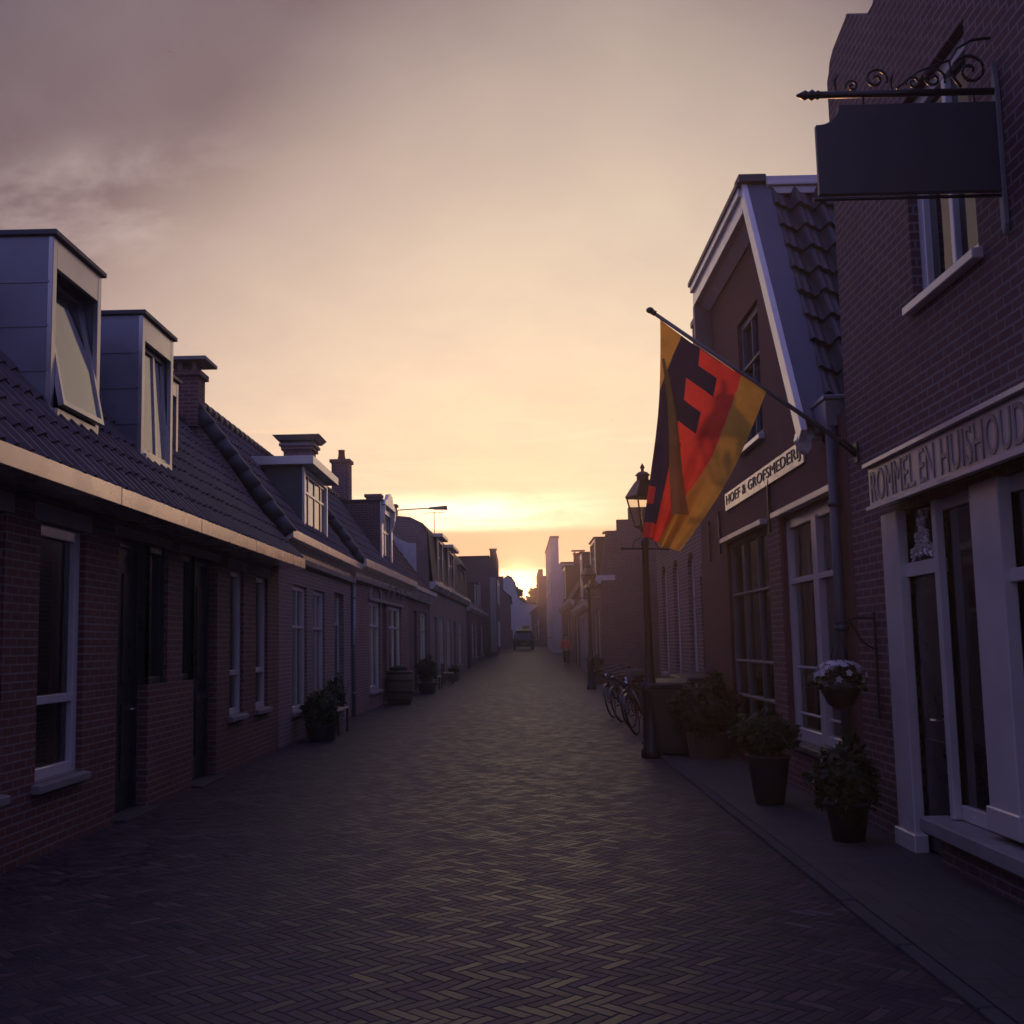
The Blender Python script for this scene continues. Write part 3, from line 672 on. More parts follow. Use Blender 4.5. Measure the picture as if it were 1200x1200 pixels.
# --- white house closing the street
h = thing('white_house', 'far white house with a curved gable closing the end of the street', 'house', (0, 138.0, .9))
mb = MB()
pr = [(-1.75, 0), (2.6, 0), (2.6, 5.2), (1.7, 5.3), (.75, 5.55), (.35, 6.0), (.05, 6.9), (-.15, 7.9), (-.55, 8.5), (-1.1, 8.75), (-1.75, 8.4)]
mb.prism(pr, 0, 9, 'y'); mb.build('wall', M['plaster_white'], h)
mb = MB(); mb.prism([(2.62, 5.22), (1.7, 5.32), (.75, 5.57), (.35, 6.02), (.05, 6.92), (-.15, 7.92), (-.55, 8.52), (-1.1, 8.77), (-1.1, 8.9), (-.5, 8.64), (-.05, 7.95), (.15, 6.95), (.45, 6.08), (.8, 5.68), (1.7, 5.44), (2.7, 5.34)], -.12, 9.1, 'y'); mb.build('roof', M['tile_dark'], h)
mb = MB(); mb.box(-1.3, -.5, -.02, .05, .05, 2.2); mb.build('door', M['dark_door'], h)
window(h, .6, 1.6, 1.0, 2.8, rec=-.02, sill='stone')
h = thing('brick_house', 'far brown house between the white gable house and the stepped gable', 'house', (1.75, 128.0, 1.0))
mb = MB(); mb.prism([(0, 0), (5, 0), (5, 4.0), (2.6, 6.0), (0, 3.9)], 0, 8, 'y'); mb.build('wall', M['brick_brown'], h)
mb = MB(); mb.prism([(-.2, 3.8), (2.6, 6.05), (5.2, 4.0), (5.2, 4.12), (2.6, 6.2), (-.2, 3.95)], -.15, 8.1, 'y'); mb.build('roof', M['tile_red'], h)
window(h, .35, .75, 1.0, 2.6, rec=-.02, sill='stone')

# ================================================================== RIGHT SIDE
# --- the shop in the tall dark gable, nearest
h = thing('shop_house', 'tall dark brick gabled shop nearest on the right with white pilasters', 'house', (2.9, 9.72, 0), RIGHT)
S = lambda y_: 9.72 - y_
mb = MB(); x0, x1 = S(8.82), 5.9
facade(mb, 0, 6.6, 0, 6.4, [(x0, x1, .02, 2.52, 0, .5), (S(7.93), S(6.78), 3.95, 5.45)], rev=.16)
top = [(0, 6.4), (6.6, 6.4), (6.6, 6.75), (5.5, 6.62), (4.95, 6.9), (3.3, 9.2), (1.62, 6.75), (1.42, 6.60), (1.30, 6.52), (1.15, 6.52), (1.08, 6.56), (.66, 6.82), (.60, 6.80), (.22, 6.74), (.1, 6.68), (.06, 6.60), (.0, 6.55)]
mb.prism(top, 0, .32, 'y')
mb.face([(0, 0, 0), (0, 8, 0), (0, 8, 6.4), (0, 0, 6.4)]); mb.face([(6.6, 0, 0), (6.6, 0, 6.4), (6.6, 8, 6.4), (6.6, 8, 0)]); mb.face([(0, 8, 0), (6.6, 8, 0), (6.6, 8, 6.4), (0, 8, 6.4)])
mb.face([(x0, .5, 0), (x1, .5, 0), (x1, .5, 2.6), (x0, .5, 2.6)])
mb.build('wall', M['brick_deep'], h)
mb = MB(); mb.prism([(.25, 6.35), (3.3, 8.9), (6.5, 6.35), (6.5, 6.25), (.25, 6.25)], .33, 8, 'y'); mb.build('roof', M['tile_dark'], h)
w = window(h, S(7.93), S(6.78), 3.95, 5.45, rec=.12, fw=.10, mull=(S(7.35),), bar=.03, sill='white', trans=(4.95,))
mb = MB(); mb.box(S(8.80), S(8.44), -.05, .03, .06, 2.52); mb.box(S(8.84), S(8.40), -.07, .035, .0, .16); mb.build('pilaster', M['white_worn'], h, bevel=.008)
mb = MB(); mb.box(S(7.10), S(6.68), -.04, .05, .44, 2.52); mb.box(S(7.12), S(6.66), -.055, .055, .40, .55); mb.build('pilaster', M['white_worn'], h, bevel=.008)
mb = MB(); mb.box(S(7.84), S(7.765), -.01, .05, .36, 2.52); mb.build('window_post', M['white_worn'], h, bevel=.006)
d = MB(); d.box(S(8.46), S(7.82), .05, .09, .05, 2.02); d.box(S(8.36), S(7.92), .035, .052, .2, .85); d.box(S(8.36), S(7.92), .035, .052, 1.0, 1.9); d = d.build('door', M['dark_door'], h, bevel=.005)
f = MB(); f.box(S(8.44), S(7.84), .0, .1, 2.02, 2.12); f.build('transom', M['white_worn'], d)
g = MB(); g.face([(S(8.46), .06, 2.12), (S(7.82), .06, 2.12), (S(7.82), .06, 2.56), (S(8.46), .06, 2.56)]); g.build('pane', M['glass'], d)
o = MB()                                    # carved openwork above the door: a crown of scrolls
cx = (S(8.44) + S(7.84)) / 2
for (dx, dz, rr) in ((-.20, .05, .05), (-.10, .07, .06), (0, .08, .07), (.10, .07, .06), (.20, .05, .05), (-.10, .16, .045), (0, .19, .055), (.10, .16, .045), (-.04, .27, .035), (.05, .27, .035), (0, .33, .028)):
    pts = []
    for k in range(15):
        t_ = k / 14 * 3.4 * math.pi; q_ = rr * (1 - k / 17); pts.append((cx + dx + q_ * math.cos(t_ + dx * 9), .025, 2.13 + dz + q_ * math.sin(t_ + dx * 9)))
    o.tube(pts, .012, 5)
o.build('carved_overdoor', M['white_worn'], d)
hd = MB(); hd.tube([(S(7.95), .05, 1.0), (S(7.95), -.02, 1.0), (S(8.05), -.02, 1.0)], .013, 6); hd.build('handle', M['chrome'], d)
w = MB(); w.box(S(7.76), S(7.10), .04, .12, 2.44, 2.52); w.box(S(7.76), S(7.10), .04, .12, .36, .46); w.box(S(6.68), 5.9, .04, .12, 2.42, 2.52); w.box(S(6.68), 5.9, .0, .12, 1.89, 1.97); w.box(S(6.68), 5.9, .04, .12, .36, .46); w.box(4.6, 4.7, .042, .118, .46, 1.89)
w = w.build('shop_window', M['white_worn'], h, bevel=.005)
g = MB(); g.face([(S(7.80), .07, .30), (S(7.06), .07, .30), (S(7.06), .07, 2.56), (S(7.80), .07, 2.56)]); g.face([(S(6.72), .07, .30), (5.9, .07, .30), (5.9, .07, 2.56), (S(6.72), .07, 2.56)]); g.build('pane', M['glass'], w)
mb = MB(); mb.box(S(8.02), 5.95, -.16, .16, .25, .355); mb.build('sill', M['stone'], w, bevel=.012)
mb = MB(); mb.box(S(7.95), 5.9, -.04, .16, 0.02, .25); mb.build('plinth', M['brick_deep'], h)

def lettering(txt, parent, x0, x1, y, z0, z1, mat, slope=0.0, depth=.006, name='lettering'):
    cu = bpy.data.curves.new('letters', 'FONT'); cu.body = txt; cu.extrude = .02; cu.resolution_u = 4; cu.space_character = 1.04
    ob = bpy.data.objects.new('letters', cu); COL.objects.link(ob)
    dg = bpy.context.evaluated_depsgraph_get(); me = bpy.data.meshes.new_from_object(ob.evaluated_get(dg))
    bpy.data.objects.remove(ob)
    xs = [v.co.x for v in me.vertices]; ys = [v.co.y for v in me.vertices]
    ax, bx, ay, by = min(xs), max(xs), min(ys), max(ys)
    for v in me.vertices:
        X = x0 + (v.co.x - ax) / (bx - ax) * (x1 - x0); Z = z0 + (v.co.y - ay) / (by - ay) * (z1 - z0)
        v.co = (X, y - (depth if v.co.z > 0 else -depth * .3), Z + slope * (X - x0))
    me.materials.clear(); me.materials.append(M[mat])
    o = bpy.data.objects.new(name, me); COL.objects.link(o); o.parent = parent; return o

s = thing('shop_sign', 'long weathered pale fascia board lettered above the dark shop front', 'sign', (2.9, 8.66, 2.56), RIGHT)
mb = MB(); mb.box(0, 4.4, -.17, -.09, 0, .31); mb.build('board', M['board_old'], s, bevel=.006)
mb = MB(); mb.prism([(-.21, .31), (-.07, .31), (-.01, .36), (-.01, .38), (-.21, .345)], -.02, 4.42); mb.box(-.01, 4.41, -.20, -.165, -.02, .012); mb.build('moulding', M['white_worn'], s, bevel=.004)
mb = MB()
for x_ in (.15, 1.5, 2.9, 4.2): mb.box(x_, x_ + .1, -.088, -.002, .05, .28)
mb.build('batten', M['wood'], s)
lettering('ROMMEL EN HUISHOUD', s, .06, 2.72, -.171, .04, .275, 'letter_grey')

# hanging board on its wrought-iron bracket
s = thing('hanging_sign', 'big dark blank hanging board under a wrought-iron scroll bracket', 'sign', (2.9, 6.35, 4.04))
mb = MB(); z0, z1, xa, xb = .10, .645, -1.09, .16
xb = -.03
n = 6; prof = [(xa, z0), (xb, z0), (xb, z1)]
prof += [(xa + .16, z1)] + [(xa + .16 - .16 * math.sin(math.pi / 2 * k / n), z1 - .14 + .14 * math.cos(math.pi / 2 * k / n) - .0) for k in range(1, n)] if False else [(xa + .14, z1)] + [(xa + .14 - .12 * (1 - math.cos(math.pi / 2 * k / n)), z1 - .12 * math.sin(math.pi / 2 * k / n)) for k in range(1, n + 1)] + [(xa, z1 - .12)]
mb.prism(prof, -.02, .02, 'y'); mb.build('board', M['sign_navy'], s, bevel=.005)
mb = MB(); zb = .715
mb.tube([(-1.06, 0, zb), (0, 0, zb)], .021, 10)
mb.lathe([(.006, 0), (.02, .03), (.03, .05), (.02, .07), (.034, .09), (.02, .11), (.028, .125), (.02, .14)], (0, 0, 0), 10)
fin = mb.v[-80:]
mb.v[-80:] = [(-1.19 + z, y_, zb + x_) for (x_, y_, z) in fin]
for x_ in (-.8, -.15): mb.tube([(x_, 0, zb), (x_, 0, .64)], .007, 6)
mb.build('top_bar', M['iron'], s, True)
mb = MB(); mb.tube([(-1.12, 0, .078), (0, 0, .078)], .011, 8); mb.build('lower_bar', M['iron'], s, True)
mb = MB()
def spiral(cx, cz, r0, turns, a0, sgn=1, n=26):
    return [(cx + r0 * (1 - .88 * k / n) * math.cos(a0 + sgn * turns * 2 * math.pi * k / n), 0, cz + r0 * (1 - .88 * k / n) * math.sin(a0 + sgn * turns * 2 * math.pi * k / n)) for k in range(n + 1)]
mb.tube([(-.03, 0, zb + .33), (-.14, 0, zb + .32), (-.23, 0, zb + .27), (-.28, 0, zb + .19), (-.27, 0, zb + .10), (-.22, 0, zb + .03)], .009, 6)
mb.tube(spiral(-.16, zb + .13, .11, 1.6, R(200), -1), .010, 6); mb.tube(spiral(-.38, zb + .085, .07, 1.5, R(-20), 1), .009, 6)
mb.tube(spiral(-.50, zb + .06, .045, 1.4, R(200), -1), .008, 6); mb.tube(spiral(-.72, zb + .09, .07, 1.5, R(-20), 1), .009, 6); mb.tube(spiral(-.86, zb + .05, .04, 1.4, R(200), -1), .008, 6)
mb.tube([(-.27, 0, zb + .20), (-.36, 0, zb + .17), (-.47, 0, zb + .13), (-.60, 0, zb + .03)], .007, 6)
for x_ in (-.62, -.95): mb.tube([(x_, 0, zb), (x_ - .015, 0, zb + .08), (x_ + .01, 0, zb + .13)], [.006, .012, .002], 6)
mb.build('scrollwork', M['iron'], s, True)
mb = MB(); mb.prism([(-.028, -.10), (0, -.17), (.028, -.10), (.028, .76), (.012, .82), (0, .91), (-.012, .82), (-.028, .76)], -.035, -.004, 'x'); mb.build('wall_plate', M['iron_grey'], s, bevel=.005)

# --- blacksmith's house
h = thing('forge_house', 'old red forge house with a steep tiled slope, wide barge board and tall windows', 'house', (2.9, 17.65, 0), RIGHT)
S = lambda y_: 17.65 - y_
L = 17.65 - 9.74
mb = MB(); k1 = S(12.42)
facade(mb, 0, k1, 0, 6.50, [(S(15.5), S(13.0), .35, 2.88), (S(14.15), S(12.95), 3.95, 5.55)])
facade(mb, k1, L, 0, 3.55, [(S(12.3), S(10.15), .52, 2.88)])
mb.face([(k1, 0, 3.55), (S(10.35), 0, 3.55), (k1, 0, 6.50)])
mb.face([(0, 0, 0), (0, 7, 0), (0, 7, 6.50), (0, 0, 6.50)]); mb.face([(L, 0, 0), (L, 0, 3.55), (L, 7, 3.55), (L, 7, 0)]); mb.face([(0, 7, 0), (L, 7, 0), (L, 7, 3.55), (k1, 7, 6.50), (0, 7, 6.50)])
mb.build('wall', M['plaster_red'], h)
mb = MB(); mb.box(S(12.9), L - .01, -.012, .01, .0, .50); mb.box(S(12.95), S(12.36), -.010, .01, .5, 2.9); mb.build('brick_dado', M['brick_red'], h)
w = window(h, S(12.3), S(10.15), .52, 2.88, rec=.10, fw=.13, mull=(S(11.1),), trans=(2.18,), bar=.03, mat='white_worn', sill='lead', curtain=.22); 
mb = MB(); mb.box(S(11.1) - .09, S(11.1) + .09, .03, .12, .56, 2.78); 
for z_ in (1.28, .8): mb.box(S(12.17), S(10.28), .075, .11, z_ - .012, z_ + .012)
mb.build('mullion', M['white_worn'], w, bevel=.005)
w = window(h, S(15.5), S(13.0), .35, 2.88, rec=.10, fw=.06, mull=(S(14.66), S(13.83)), trans=(2.17, 1.3, .85), bar=.016, mat='iron_grey', sill='lead', curtain=.16)
w = window(h, S(14.15), S(12.95), 3.95, 5.55, rec=.10, fw=.09, mull=(S(13.55),), trans=(4.95,), bar=.02, mat='blue_board', sill='white')
mb = MB()
mb.box(S(15.55), S(12.95), -.09, .0, 2.885, 2.95); mb.box(S(12.42), S(10.05), -.09, .0, 2.885, 2.95); mb.build('window_head', M['white_worn'], h, bevel=.006)
mb = MB()
for yy, zz in ((12.75, 3.05), (16.75, 3.0), (15.9, 3.05)):
    x_ = S(yy); mb.box(x_ - .015, x_ + .015, -.035, -.004, zz - .28, zz + .25); mb.box(x_ - .05, x_ + .05, -.03, -.006, zz - .05, zz - .02); mb.tube([(x_, -.02, zz + .25), (x_ + .03, -.02, zz + .32)], .012, 6)
mb.build('wall_anchor', M['iron'], h)
# roof: slope towards the camera side, its ridge running back from the street
rb = MB(); ya, za, yr_, zr_ = S(10.42), 3.52, S(12.42), 6.64
Vv = Vector((yr_ - ya, 0, zr_ - za)); SL = Vv.length; Vv.normalize(); nr = Vector((-Vv.z, 0, Vv.x)); nr = nr if nr.z > 0 else -nr
pantiles(rb, (ya, .04, za), (0, 1, 0), tuple(Vv), tuple(nr), 6.9, SL, tw=.26, th=.36, amp=.075, lift=.05, q=14)
rb.prism([(ya, za - .03), (yr_, zr_ - .03), (-.05, zr_ - .03), (-.05, zr_ - .12), (yr_, zr_ - .14), (ya, za - .14)], -.02, 7.1, 'y')
rf = rb.build('roof', M['tile_blue'], h)
mb = MB()
def slope_board(y0, y1, n0, n1, t0=0.0, t1=1.0, m=0):
    P = lambda t_, n_, y_: tuple(Vector((ya, y_, za)) + Vv * (SL * t_) + nr * n_)
    mb.hull8([P(t0, n0, y0), P(t1, n0, y0), P(t1, n0, y1), P(t0, n0, y1)], [P(t0, n1, y0), P(t1, n1, y0), P(t1, n1, y1), P(t0, n1, y1)])
slope_board(-.23, .07, .02, .10); mb.build('verge_board', M['blue_board'], rf, bevel=.006)
mb = MB(); slope_board(-.25, -.19, -.07, .105, -.03, 1.0); slope_board(-.19, -.02, -.10, -.05, -.02, .98); mb.build('barge_board', M['white'], rf, bevel=.004)
mb = MB(); mb.prism([(-.24, 3.50), (-.12, 3.46), (-.12, 3.34), (-.16, 3.28), (-.21, 3.32), (-.26, 3.42)], S(10.55), S(10.42), 'x'); mb.build('barge_foot', M['white'], rf, bevel=.006)
mb = MB(); mb.box(S(16.02), yr_, -.24, -.16, 6.38, 6.58); mb.box(S(16.02), yr_, -.28, -.14, 6.58, 6.68); mb.box(S(16.02), yr_ + .02, -.16, .0, 6.38, 6.44)
mb.prism([(-.02, 6.28), (-.02, 6.38), (-.16, 6.38)], S(16.0), yr_); mb.build('eave_board', M['white'], rf, bevel=.006)
mb = MB(); mb.box(S(16.06), yr_ + .06, -.30, .2, 6.68, 6.74); mb.build('eave_capping', M['lead'], rf)
mb = MB(); mb.box(S(16.06), S(15.92), -.24, -.004, 5.0, 6.38); mb.build('corner_board', M['blue_board'], rf)
mb = MB(); mb.box(yr_ - .08, yr_ + .10, .02, 6.9, 6.72, 6.78); mb.box(yr_ + .03, yr_ + .12, .02, 6.9, 6.56, 6.72); mb.box(yr_ + .08, yr_ + .155, .02, 6.9, 6.65, 6.69); mb.build('ridge_board', M['white_worn'], rf, bevel=.006)
mb = MB(); mb.box(yr_ - .12, yr_ + .14, -.29, .02, 6.70, 6.79); mb.build('ridge_cap', M['lead'], rf, bevel=.006)
mb = MB(); mb.box(S(10.42), S(9.98), -.10, .22, 3.46, 3.72); mb.box(S(10.44), S(9.96), -.12, .23, 3.70, 3.74); mb.build('gutter_box', M['zinc'], h, bevel=.006)
pipe(h, S(10.0), -.06, .04, 3.46, .048, 'zinc_dark')
# lettered strip
s = thing('forge_sign', 'narrow white lettered strip across the red forge front below the attic window', 'sign', (2.9, 15.36, 3.31), RIGHT)
mb = MB(); mb.box(0, 4.24, -.026, -.003, 0, .235); mb.build('board', M['cream'], s, bevel=.003)
lettering('HOEF & GROFSMEDERIJ', s, .1, 4.14, -.027, .035, .20, 'letter_black')

# --- third: house with three arched windows
h = thing('arched_window_house', 'brick house with three tall arched windows behind the near lamp post', 'house', (3.02, 24.3, 0), RIGHT)
S = lambda y_: 24.3 - y_
mb = MB(); ho = [(S(y_) - .36, S(y_) + .36, .95, 3.1, .32) for y_ in (23.15, 21.45, 19.55)] + [(S(18.6), S(17.9), .05, 2.6, 0, .3)]
facade(mb, 0, 6.62, 0, 4.3, ho, rev=.2); gable_sides(mb, 6.62, 5, 4.3, 2.5, 6.2); mb.build('wall', M['brick_brown'], h)
for q in ho[:3]: window(h, q[0], q[1], .95, 3.1, rec=.12, fw=.10, trans=(2.3,), mull=((q[0] + q[1]) / 2,), bar=.02, sill='stone')
door(h, S(18.6), S(17.9), 2.6, rec=.2, fan=.4)
roof(h, 0, 6.62, -.1, 4.32, 2.5, 6.25, 5.1, 4.3, 'tile_dark', dict(tw=.25, th=.34, q=4))
g = MB(); g.prism([(0, 4.1), (-.08, 4.1), (-.14, 4.22), (-.14, 4.34), (0, 4.3)], 0, 6.62); g.build('gutter', M['zinc_dark'], h)
pipe(h, 6.5, -.06, 0, 4.1, .045, 'zinc_dark')

# --- fourth: big dark stepped side wall, beyond the courtyard
h = thing('stepped_gable_house', 'house with a broad dark stepped side wall behind the bicycles and white corner cornice', 'house', (3.3, 52.0, 0), RIGHT)
mb = MB(); facade(mb, 0, 8, 0, 4.0, [(1.0, 1.9, .1, 2.6), (3.2, 4.4, .7, 2.9), (5.4, 6.6, .7, 2.9)])
prof = [(0, 0), (6.5, 0), (6.5, 4.2), (5.6, 5.2), (5.6, 6.0), (4.6, 6.0), (4.6, 6.75), (2.2, 6.75), (2.2, 6.75), (1.15, 6.75), (1.15, 6.28), (.68, 6.28), (.68, 5.85), (.25, 5.85), (0, 4.05)]
mb.prism(prof, 7.72, 8.0); mb.face([(0, 6.5, 0), (8, 6.5, 0), (8, 6.5, 4), (0, 6.5, 4)]); mb.face([(0, a, b) for a, b in [(0, 0), (6.5, 0), (6.5, 4), (3.2, 6.3), (0, 4)]]); mb.build('wall', M['brick_deep'], h)
mb = MB(); mb.prism([(2.4, 0), (8, 0), (8, 4.4), (5.2, 6.6), (2.4, 4.4)], 8.02, 26.5); mb.build('reflection_block_wing', M['brick_brown'], h)  # unseen wing, added so the left windows mirror dark wall instead of sky
door(h, 1.0, 1.9, 2.6, fan=.4); window(h, 3.2, 4.4, .7, 2.9, trans=(2.2,), mull=(3.8,), fw=.13); window(h, 5.4, 6.6, .7, 2.9, trans=(2.2,), mull=(6.0,), fw=.13)
roof(h, 0, 7.72, -.1, 4.02, 3.2, 6.35, 6.6, 4.0, 'tile_dark', dict(tw=.25, th=.34, q=4), ridge=False)
g = MB(); g.prism([(0, 3.8), (-.1, 3.8), (-.2, 3.95), (-.2, 4.1), (0, 4.06)], 0, 8.02); g.box(7.3, 8.03, -.22, .55, 3.92, 4.12); g.build('cornice', M['white_worn'], h)
dormer(h, 3.4, 6.4, -.08, 4.15, 5.72, 2.0, cheek='wood', face='cream', frame='white', header=.14, post=.2, ov=.05, mull=(4.9,), trans=(5.0,))
chimney(h, 1.4, 1.1, 4.5, 6.15, .6, .6, 'brick_brown', 'slab', .16)

# --- fifth and sixth: lower tiled houses
h = thing('brick_house', 'low tiled house with a slim dormer behind the far street lamp', 'house', (3.5, 67.0, 0), RIGHT - .006)
mb = MB(); ho = [(1.5, 3.2, .7, 2.8), (5, 6, .05, 2.6), (7.5, 9.2, .7, 2.8), (11.2, 12.9, .7, 2.8)]
facade(mb, 0, 14.9, 0, 3.3, ho); gable_sides(mb, 14.9, 5, 3.3, 2.4, 6.4); mb.build('wall', M['plaster_grey'], h)
for a, b, c, d_ in ho:
    if c < .1: door(h, a, b, d_, mat='grey_green', fan=.4)
    else: window(h, a, b, c, d_, trans=(2.15,), mull=((a + b) / 2,), fw=.14)
roof(h, 0, 14.9, -.2, 3.35, 2.4, 6.45, 5.1, 3.3, 'tile_dark', dict(tw=.25, th=.34, q=4), ridge=False)
g = MB(); g.prism([(0, 3.05), (-.12, 3.05), (-.3, 3.25), (-.3, 3.42), (0, 3.36)], 0, 14.9); g.build('cornice', M['cream'], h)
dormer(h, 6.0, 7.6, .02, 3.75, 6.2, 2.3, cheek='wood', face='white', frame='white', header=.3, post=.22, ov=.1, roofmat='lead')
chimney(h, 1.0, 2.4, 6.0, 7.2, .6, .5, 'brick_brown', 'pot'); chimney(h, 10.5, 2.4, 6.0, 7.0, .5, .5, 'brick_red', 'pot')
pipe(h, 14.7, -.06, 0, 3.1, .045, 'zinc_dark'); pipe(h, 4.3, -.06, 0, 3.1, .045, 'zinc_dark')
dormer(h, 10.6, 12.6, .3, 4.1, 5.5, 2.2, cheek='wood', face='cream', frame='white', header=.2, post=.14, ov=.12, mull=(11.6,))
h = thing('brick_house', 'reddish house with a flat dormer standing against the tall white pier', 'house', (3.42, 86.0, 0.38), RIGHT)
mb = MB(); ho = [(2, 3.6, .9, 2.9), (6, 7, .25, 2.8), (9, 10.6, .7, 2.8), (13.5, 15, .7, 2.8)]
facade(mb, 0, 18.9, -.4, 3.6, ho); gable_sides(mb, 18.9, 6, 3.6, 2.6, 7.7); mb.build('wall', M['brick_red'], h)
for a, b, c, d_ in ho:
    if c < .5: door(h, a, b, d_, z0=.25, mat='door_brown', fan=.4)
    else: window(h, a, b, c, d_, trans=(2.2,), mull=((a + b) / 2,), fw=.14)
roof(h, 0, 18.9, -.2, 3.65, 2.6, 7.75, 6.1, 3.6, 'tile_red', dict(tw=.26, th=.36, q=3), ridge=False)
g = MB(); g.prism([(0, 3.35), (-.12, 3.35), (-.3, 3.55), (-.3, 3.72), (0, 3.66)], 0, 18.9); g.build('cornice', M['cream'], h)
dormer(h, 3.0, 6.2, .05, 4.3, 6.5, 2.2, cheek='wood', face='cream', frame='white', header=.25, post=.2, ov=.12, mull=(4.6,))
chimney(h, 1.2, 1.3, 5.6, 7.7, .7, .7, 'brick_brown', 'slab', .15)

# --- seventh: white house with a tall pier
h = thing('white_house', 'white plastered house with a tall narrow capped pier on the right near the car', 'house', (2.78, 104.0, 1.0), RIGHT)
mb = MB(); mb.prism([(0, -.6), (6, -.6), (6, 5), (3, 6.6), (.60, 6.6), (.60, 8.65), (0, 8.65)], 0, 16); mb.build('wall', M['plaster_white'], h)
mb = MB(); mb.box(-.05, 16.06, -.06, .66, 8.65, 8.78); mb.build('coping', M['stone'], h)
mb = MB(); mb.prism([(.74, 6.62), (3, 6.62), (6.2, 4.95), (6.2, 5.05), (3, 6.75), (.74, 6.75)], -.05, 15.95); mb.build('roof', M['tile_dark'], h)
for k in range(3): window(h, 1.5 + k * 5, 3 + k * 5, 1.0, 3.0, rec=-.012, sill='stone'); window(h, 1.5 + k * 5, 3 + k * 5, 4.4, 6.2, rec=-.012, sill='stone')
h = thing('stepped_gable_house', 'far brown house with two chimney-like steps, just left of the white pier', 'house', (2.25, 124.0, 1.0), RIGHT)
mb = MB(); mb.prism([(0, 0), (6, 0), (6, 6.5), (1.5, 6.5), (1.5, 8.5), (1.05, 8.5), (1.05, 7.1), (.45, 7.1), (.45, 7.75), (0, 7.75)], 0, 12); mb.build('wall', M['brick_brown'], h)
window(h, 8, 9.4, 1.2, 3.0, rec=-.012, sill='stone'); window(h, 4, 5.4, 1.2, 3.0, rec=-.012, sill='stone')

def aerial(x_, y_, z_, hgt, label):
    a_ = thing('roof_aerial', label, 'aerial', (x_, y_, z_))
    mb = MB(); mb.tube([(0, 0, -.6), (0, 0, hgt)], .018, 6); mb.build('mast', M['iron'], a_)
    mb = MB(); mb.tube([(-.45, 0, hgt - .08), (.45, 0, hgt - .08)], .012, 5)
    for k in range(6): mb.tube([(-.42 + k * .168, -.22 - .02 * k, hgt - .08), (-.42 + k * .168, .22 + .02 * k, hgt - .08)], .008, 4)
    mb.build('array', M['iron'], a_)
aerial(-3.45, 48.5, 6.4, .9, 'thin aerial on the front edge of the mansard roof')
# ================================================================== FLAG
fl = thing('flag', 'yellow, red and black flag hanging from a slanted pole over the street', 'flag', (2.88, 9.45, 3.14))
mb = MB(); P0, P1 = Vector((.0, 0, 0)), Vector((-1.66, .05, 1.26))
mb.tube([P0, P1], [.021, .016], 10); mb.build('pole', M['iron_grey'], fl, True)
mb = MB(); mb.ball(P1 + Vector((-.015, 0, .012)), .034, 12, 8, sq=(1, 1, .8)); mb.tube([P1 + Vector((.03, 0, -.02)), P1], .024, 10); mb.build('finial', M['iron'], fl, True)
mb = MB(); mb.tube([(.02, 0, -.03), (-.12, 0, .09)], .032, 10); mb.box(-.0, .018, -.05, .05, -.10, .07); mb.build('socket', M['iron'], fl)
tipA, tipB = Vector((1.285, 9.5, 4.315)), Vector((2.165, 9.46, 3.675))
O = Vector((2.88, 9.45, 3.14))
NU, NV = 130, 170
mb = MB()
def cl(u, v):
    A_ = Vector((1.285 - .185 * v ** 1.15 + .03 * math.sin(v * 4.0), 0, 4.32 - 1.86 * v))
    B_ = Vector((2.165 - .80 * v + .05 * math.sin(v * math.pi), 0, 3.68 - 1.36 * v - .05 * math.sin(v * math.pi)))
    p = A_.lerp(B_, u); p.z -= .035 * math.sin(math.pi * u) * (1 - v) * .6
    fold = .10 * v ** .8 * math.sin(u * 9.5 + 1.0 + v * 1.3) + .05 * v * math.sin(u * 21 + 2 * v) + .015 * math.sin(v * 11 + u * 5)
    p.y = 9.47 + fold * (1 - .3 * u); return p - O
V_ = [[cl(i / NU, j / NV) for i in range(NU + 1)] for j in range(NV + 1)]
for j in range(NV + 1):
    for i in range(NU + 1): mb.v.append(tuple(V_[j][i]))
def fcol(u, v):
    uy = .765 - .08 * v - .36 * max(0, v - .45) ** 1.3 * 1.6
    if u > uy: return 0
    if u < .205 - .62 * v: return 0
    ub = .375 if v < .09 else .56 if v < .19 else .27 if v < .30 else .47 if v < .41 else .24 if v < .50 else .32 if v < .58 else .23 if v < .93 else 0
    if .76 < v < .84 and u < .1: return 1
    return 2 if u < ub else 1
for j in range(NV):
    for i in range(NU):
        a = j * (NU + 1) + i
        mb.f.append((a, a + 1, a + NU + 2, a + NU + 1)); mb.m.append(fcol((i + .5) / NU, (j + .5) / NV))
# the turned-over fold hanging in front
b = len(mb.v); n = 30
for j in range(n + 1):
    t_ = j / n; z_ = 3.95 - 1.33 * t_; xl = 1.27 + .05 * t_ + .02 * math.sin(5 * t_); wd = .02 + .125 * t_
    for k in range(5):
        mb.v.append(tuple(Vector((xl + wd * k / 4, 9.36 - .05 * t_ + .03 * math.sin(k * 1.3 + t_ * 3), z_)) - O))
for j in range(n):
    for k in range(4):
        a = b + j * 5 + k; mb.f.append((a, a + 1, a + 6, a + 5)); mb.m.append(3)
mb.build('cloth', [M['flag_yellow'], M['flag_red'], M['flag_black'], M['flag_olive']], fl, True)

